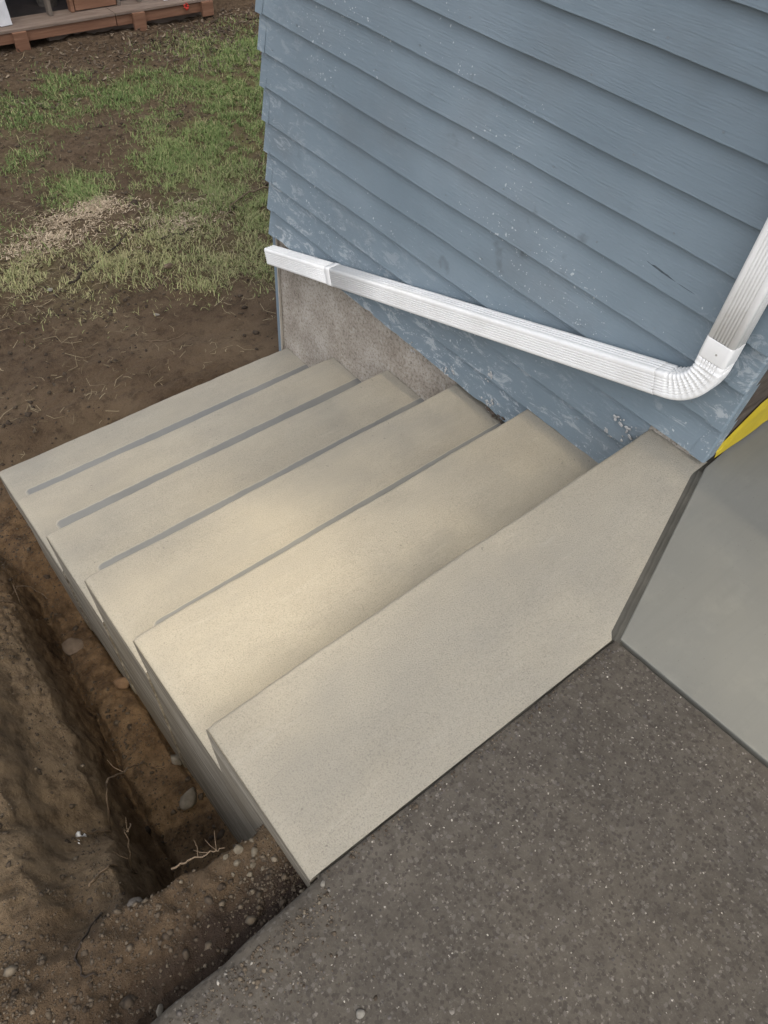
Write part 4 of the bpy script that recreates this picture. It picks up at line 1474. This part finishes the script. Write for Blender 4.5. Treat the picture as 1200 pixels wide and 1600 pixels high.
# clods in the yard
n = 26000
x = NR.uniform(-1.9, 3.0, n)
y = NR.uniform(2.1, 6.9, n)
k = NR.random(n) < np.clip(0.4 + fbm(x, y, 52, ((1, 1), (3, 1))), 0, 1)
x, y = x[k], y[k]
rad = NR.gamma(1.5, 0.0030, len(x)) + 0.0015
o = pebbles('soil_clods', np.stack([x, y, height(x, y)], 1), rad, NR.uniform(0, 0.5, len(x)) ** 1.5, M_CRUMB, None, 0.7, 10, 0.2)
props(o, kind='stuff')


# ------------------------------------------------------------------ single stones, roots and twigs
def stone(name, x, y, rx, ry, rz, mat, label, seed, sink=0.25, rot=0.0, z=None, group=None):
    bm = bmesh.new()
    bmesh.ops.create_icosphere(bm, subdivisions=3, radius=1.0)
    off = Vector((seed * 3.7, seed * 1.3, seed * 2.1))
    for v in bm.verts:
        c = v.co.copy()
        s = 1 + 0.26 * mnoise.noise(c * 1.1 + off) + 0.10 * mnoise.noise(c * 2.9 + off)
        c = c * s
        for q in range(8):                       # a few broken faces
            nv = Vector((mnoise.noise(off + Vector((q * 5.1, 0, 0))), mnoise.noise(off + Vector((0, q * 5.1, 0))), mnoise.noise(off + Vector((0, 0, q * 5.1)))))
            if nv.length < 1e-3: continue
            nv.normalize()
            dd = c.dot(nv) - 0.66
            if dd > 0: c -= nv * dd * 0.85
        v.co = (c.x * rx, c.y * ry, c.z * rz)
    z0 = float(height(x, y)) if z is None else z
    bmesh.ops.transform(bm, matrix=Matrix.Translation((x, y, z0 + rz * (1 - 2 * sink))) @ Matrix.Rotation(rot, 4, 'Z'), verts=bm.verts[:])
    o = from_bm(name, bm, mat, None, smooth=True, loc=(x, y, z0))
    return props(o, label, 'stone', group)


stone('stone', -1.562, 0.262, 0.040, 0.030, 0.026, M_STONE_GREY, 'large grey rough stone at the near end of the trench floor', 1, 0.2, 0.4)
stone('stone', -1.545, 0.800, 0.028, 0.034, 0.026, M_STONE_TAN, 'rusty orange rounded stone against the side of the steps', 2, 0.25, 1.0)
stone('stone', -1.530, 0.415, 0.020, 0.026, 0.022, M_STONE_GREY, 'small upright grey stone beside the step wall above the larger one', 3, 0.2, 0.2)
stone('stone', -1.612, 1.09, 0.042, 0.055, 0.014, M_STONE_BUFF, 'flat muddy stone lying in the middle of the trench floor', 4, 0.3, 0.5)
stone('stone', -1.782, -0.175, 0.017, 0.015, 0.011, M_STONE_DARK, 'dark damp stone on the bank left of the soil ridge', 5, 0.3, 0.1)
stone('pebble', -1.567, -0.585, 0.0085, 0.0075, 0.006, M_STONE_BUFF2, 'lone pale pebble lying on the driveway', 6, 0.15, 0.2, z=-0.003)
stone('pebble', -1.500, -0.392, 0.006, 0.005, 0.005, M_STONE_BUFF2, 'tiny pale pebble at the near left corner of the top step', 16, 0.1, 0.2, z=-0.006)
stone('pebble', -1.825, -0.362, 0.010, 0.008, 0.007, M_STONE_GREY, 'grey pebble against the broken driveway edge', 7, 0.2, 0.9)
stone('pebble', -0.74, 3.29, 0.018, 0.015, 0.013, M_STONE_BUFF2, 'round pale pebble on the bare soil at the left of the yard', 8, 0.2)
stone('stone', -0.07, 3.12, 0.035, 0.025, 0.022, M_STONE_BUFF, 'buff stone at the lower edge of the grass', 9, 0.2)
stone('pebble', -0.36, 2.74, 0.009, 0.020, 0.008, M_STONE_BUFF2, 'long pale pebble on the bare soil in front of the grass', 10, 0.2, 0.7)
stone('pebble', -0.29, 3.22, 0.026, 0.014, 0.010, M_CHIP if False else M_STONE_BUFF, 'flat tan pebble left of the buff stone in the grass edge', 11, 0.2)
# the heap of pale lumps on the soil ridge
lumps = [(-1.580, -0.222, .013), (-1.558, -0.245, .011), (-1.596, -0.240, .009), (-1.574, -0.262, .008), (-1.606, -0.218, .0075), (-1.550, -0.222, .007),
         (-1.588, -0.272, .007), (-1.562, -0.278, .006), (-1.612, -0.252, .006)]
for i, (x, y, r_) in enumerate(lumps):
    stone('soil_clod', x, y, r_ * .9, r_ * 0.72, r_ * 0.55, M_CLODTAN, 'pale dry lump in the heap of clods beside the top step', 30 + i, 0.25, i, group='pale clods on the soil ridge')


def strand(name, pts, r0, r1, mat, label, cat, seed, side=(), lift=0.004, draped=True):
    rr = random.Random(seed)
    P = []
    for a, b in zip(pts[:-1], pts[1:]):
        for q in range(6):
            f = q / 6
            P.append([a[i] + (b[i] - a[i]) * f for i in range(len(a))])
    P.append(list(pts[-1]))
    L = []
    for i, p in enumerate(P):
        x, y = p[0] + rr.gauss(0, r0 * 0.8), p[1] + rr.gauss(0, r0 * 0.8)
        z = p[2] if len(p) > 2 else float(height(x, y)) + lift
        L.append((x, y, z + rr.gauss(0, r0 * 0.4)))
    bm = bmesh.new()
    n = len(L)
    tube(bm, L, [r0 + (r1 - r0) * i / (n - 1) for i in range(n)], 6)
    o = from_bm(name, bm, mat, None, smooth=True, loc=L[0])
    props(o, label, cat)
    for q, (at, dx_, dy_, dz_, rr_) in enumerate(side):
        bm = bmesh.new()
        s = L[int(at * (n - 1))]
        tube(bm, [s, (s[0] + dx_ * .5 + rr.gauss(0, .003), s[1] + dy_ * .5, s[2] + dz_ * .6), (s[0] + dx_, s[1] + dy_, s[2] + dz_)], [rr_, rr_ * .8, rr_ * .4], 5)
        from_bm('rootlet', bm, mat, o)
    return o


zb_ = float(height(-1.85, 0.19))
strand('root', [(-1.842, 0.197, zb_ + .006), (-1.79, 0.20, float(height(-1.79, .20)) + .006), (-1.735, 0.215, -0.46), (-1.665, 0.30, -0.66), (-1.63, 0.36, -0.82), (-1.585, 0.38, -1.0)], 0.0034, 0.0014, M_ROOT,
       'long pale root spanning from the bank across the trench', 'root', 1, [(.55, -.02, .05, .02, .0012), (.3, .01, .03, .03, .001)])
strand('root', [(-1.858, -0.035), (-1.815, -0.015), (-1.78, 0.005, float(height(-1.78, 0.005)) + .008), (-1.742, 0.028, -0.33), (-1.725, 0.05, -0.37)], 0.0030, 0.0012, M_ROOT,
       'thin forked root on the bank pointing into the trench', 'root', 2, [(.6, -.02, .03, .03, .001), (.8, .012, .02, .03, .0009)])
strand('root', [(-1.700, -0.165, -0.135), (-1.665, -0.172, -0.125), (-1.63, -0.19, -0.105), (-1.60, -0.205, -0.095)], 0.0022, 0.001, M_ROOT,
       'curled root hanging over the trench from the soil ridge', 'root', 3,
       [(.3, -.004, .02, -.03, .0008), (.5, .01, .03, .01, .0008), (.7, -.02, .025, -.01, .0008), (.85, .015, .03, .015, .0007), (.9, -.01, .03, .02, .0007), (.6, .0, .02, -.04, .0007)])
strand('root', [(-1.80, 1.27), (-1.74, 1.285), (-1.69, 1.30, -0.92), (-1.64, 1.32, -1.0), (-1.60, 1.29, -1.1)], 0.003, 0.0012, M_ROOT,
       'thin root lying over the far part of the bank', 'root', 4, [(.6, -.03, -.03, .01, .0012)])
strand('dark_root', [(-1.846, -0.115), (-1.870, -0.145), (-1.90, -0.19), (-1.905, -0.23), (-1.888, -0.245)], 0.0026, 0.0016, M_DTWIG,
       'dark bent root half sunk in the soil at the lower left', 'root', 5)
strand('twig', [(0.97, 3.62), (0.80, 3.62), (0.62, 3.52), (0.49, 3.40)], 0.007, 0.003, M_TWIG, 'curved dry twig on the grass beside the house corner', 'twig', 6, lift=0.03)
strand('twig', [(-0.62, 3.30), (-0.45, 3.38), (-0.28, 3.52), (-0.10, 3.62), (0.05, 3.66)], 0.009, 0.004, M_DTWIG, 'dark broken twig along the lower edge of the grass', 'twig', 7, lift=0.012)
strand('twig', [(0.02, 3.42), (0.14, 3.43), (0.26, 3.42)], 0.007, 0.004, M_DTWIG, 'short dark stick in the yellowed grass', 'twig', 8, lift=0.015)
strand('twig', [(0.56, 6.10), (0.68, 6.35), (0.85, 6.58)], 0.006, 0.003, M_TWIG, 'pale straight stick on the dark soil before the shed', 'twig', 9, lift=0.012)
strand('twig', [(-0.52, 2.55), (-0.42, 2.50), (-0.30, 2.49)], 0.003, 0.0015, M_ROOT, 'tiny straw coloured twig on the bare soil behind the lowest step', 'twig', 10)

# white plaster drip stuck to the bank
dp = empty('plaster_drip', (-1.853, 0.19, zb_), 'small white plaster splash on the brown bank by the long root', 'splash')
for (x_, y_, r_) in ((-1.853, .192, .0085), (-1.846, .184, .005), (-1.842, .194, .004), (-1.8555, .170, .003), (-1.857, .160, .0025)):
    bm = bmesh.new()
    bmesh.ops.create_icosphere(bm, subdivisions=2, radius=r_, matrix=Matrix.Translation((x_, y_, float(height(x_, y_)) + r_ * .25)) @ Matrix.Diagonal((0.8, 1.5, .35, 1)))
    for v in bm.verts:
        v.co += Vector((mnoise.noise(v.co * 300), mnoise.noise(v.co * 300 + Vector((9, 0, 0))), 0)) * r_ * 0.7
    from_bm('plaster_blob', bm, M_PAPER, dp, smooth=True)
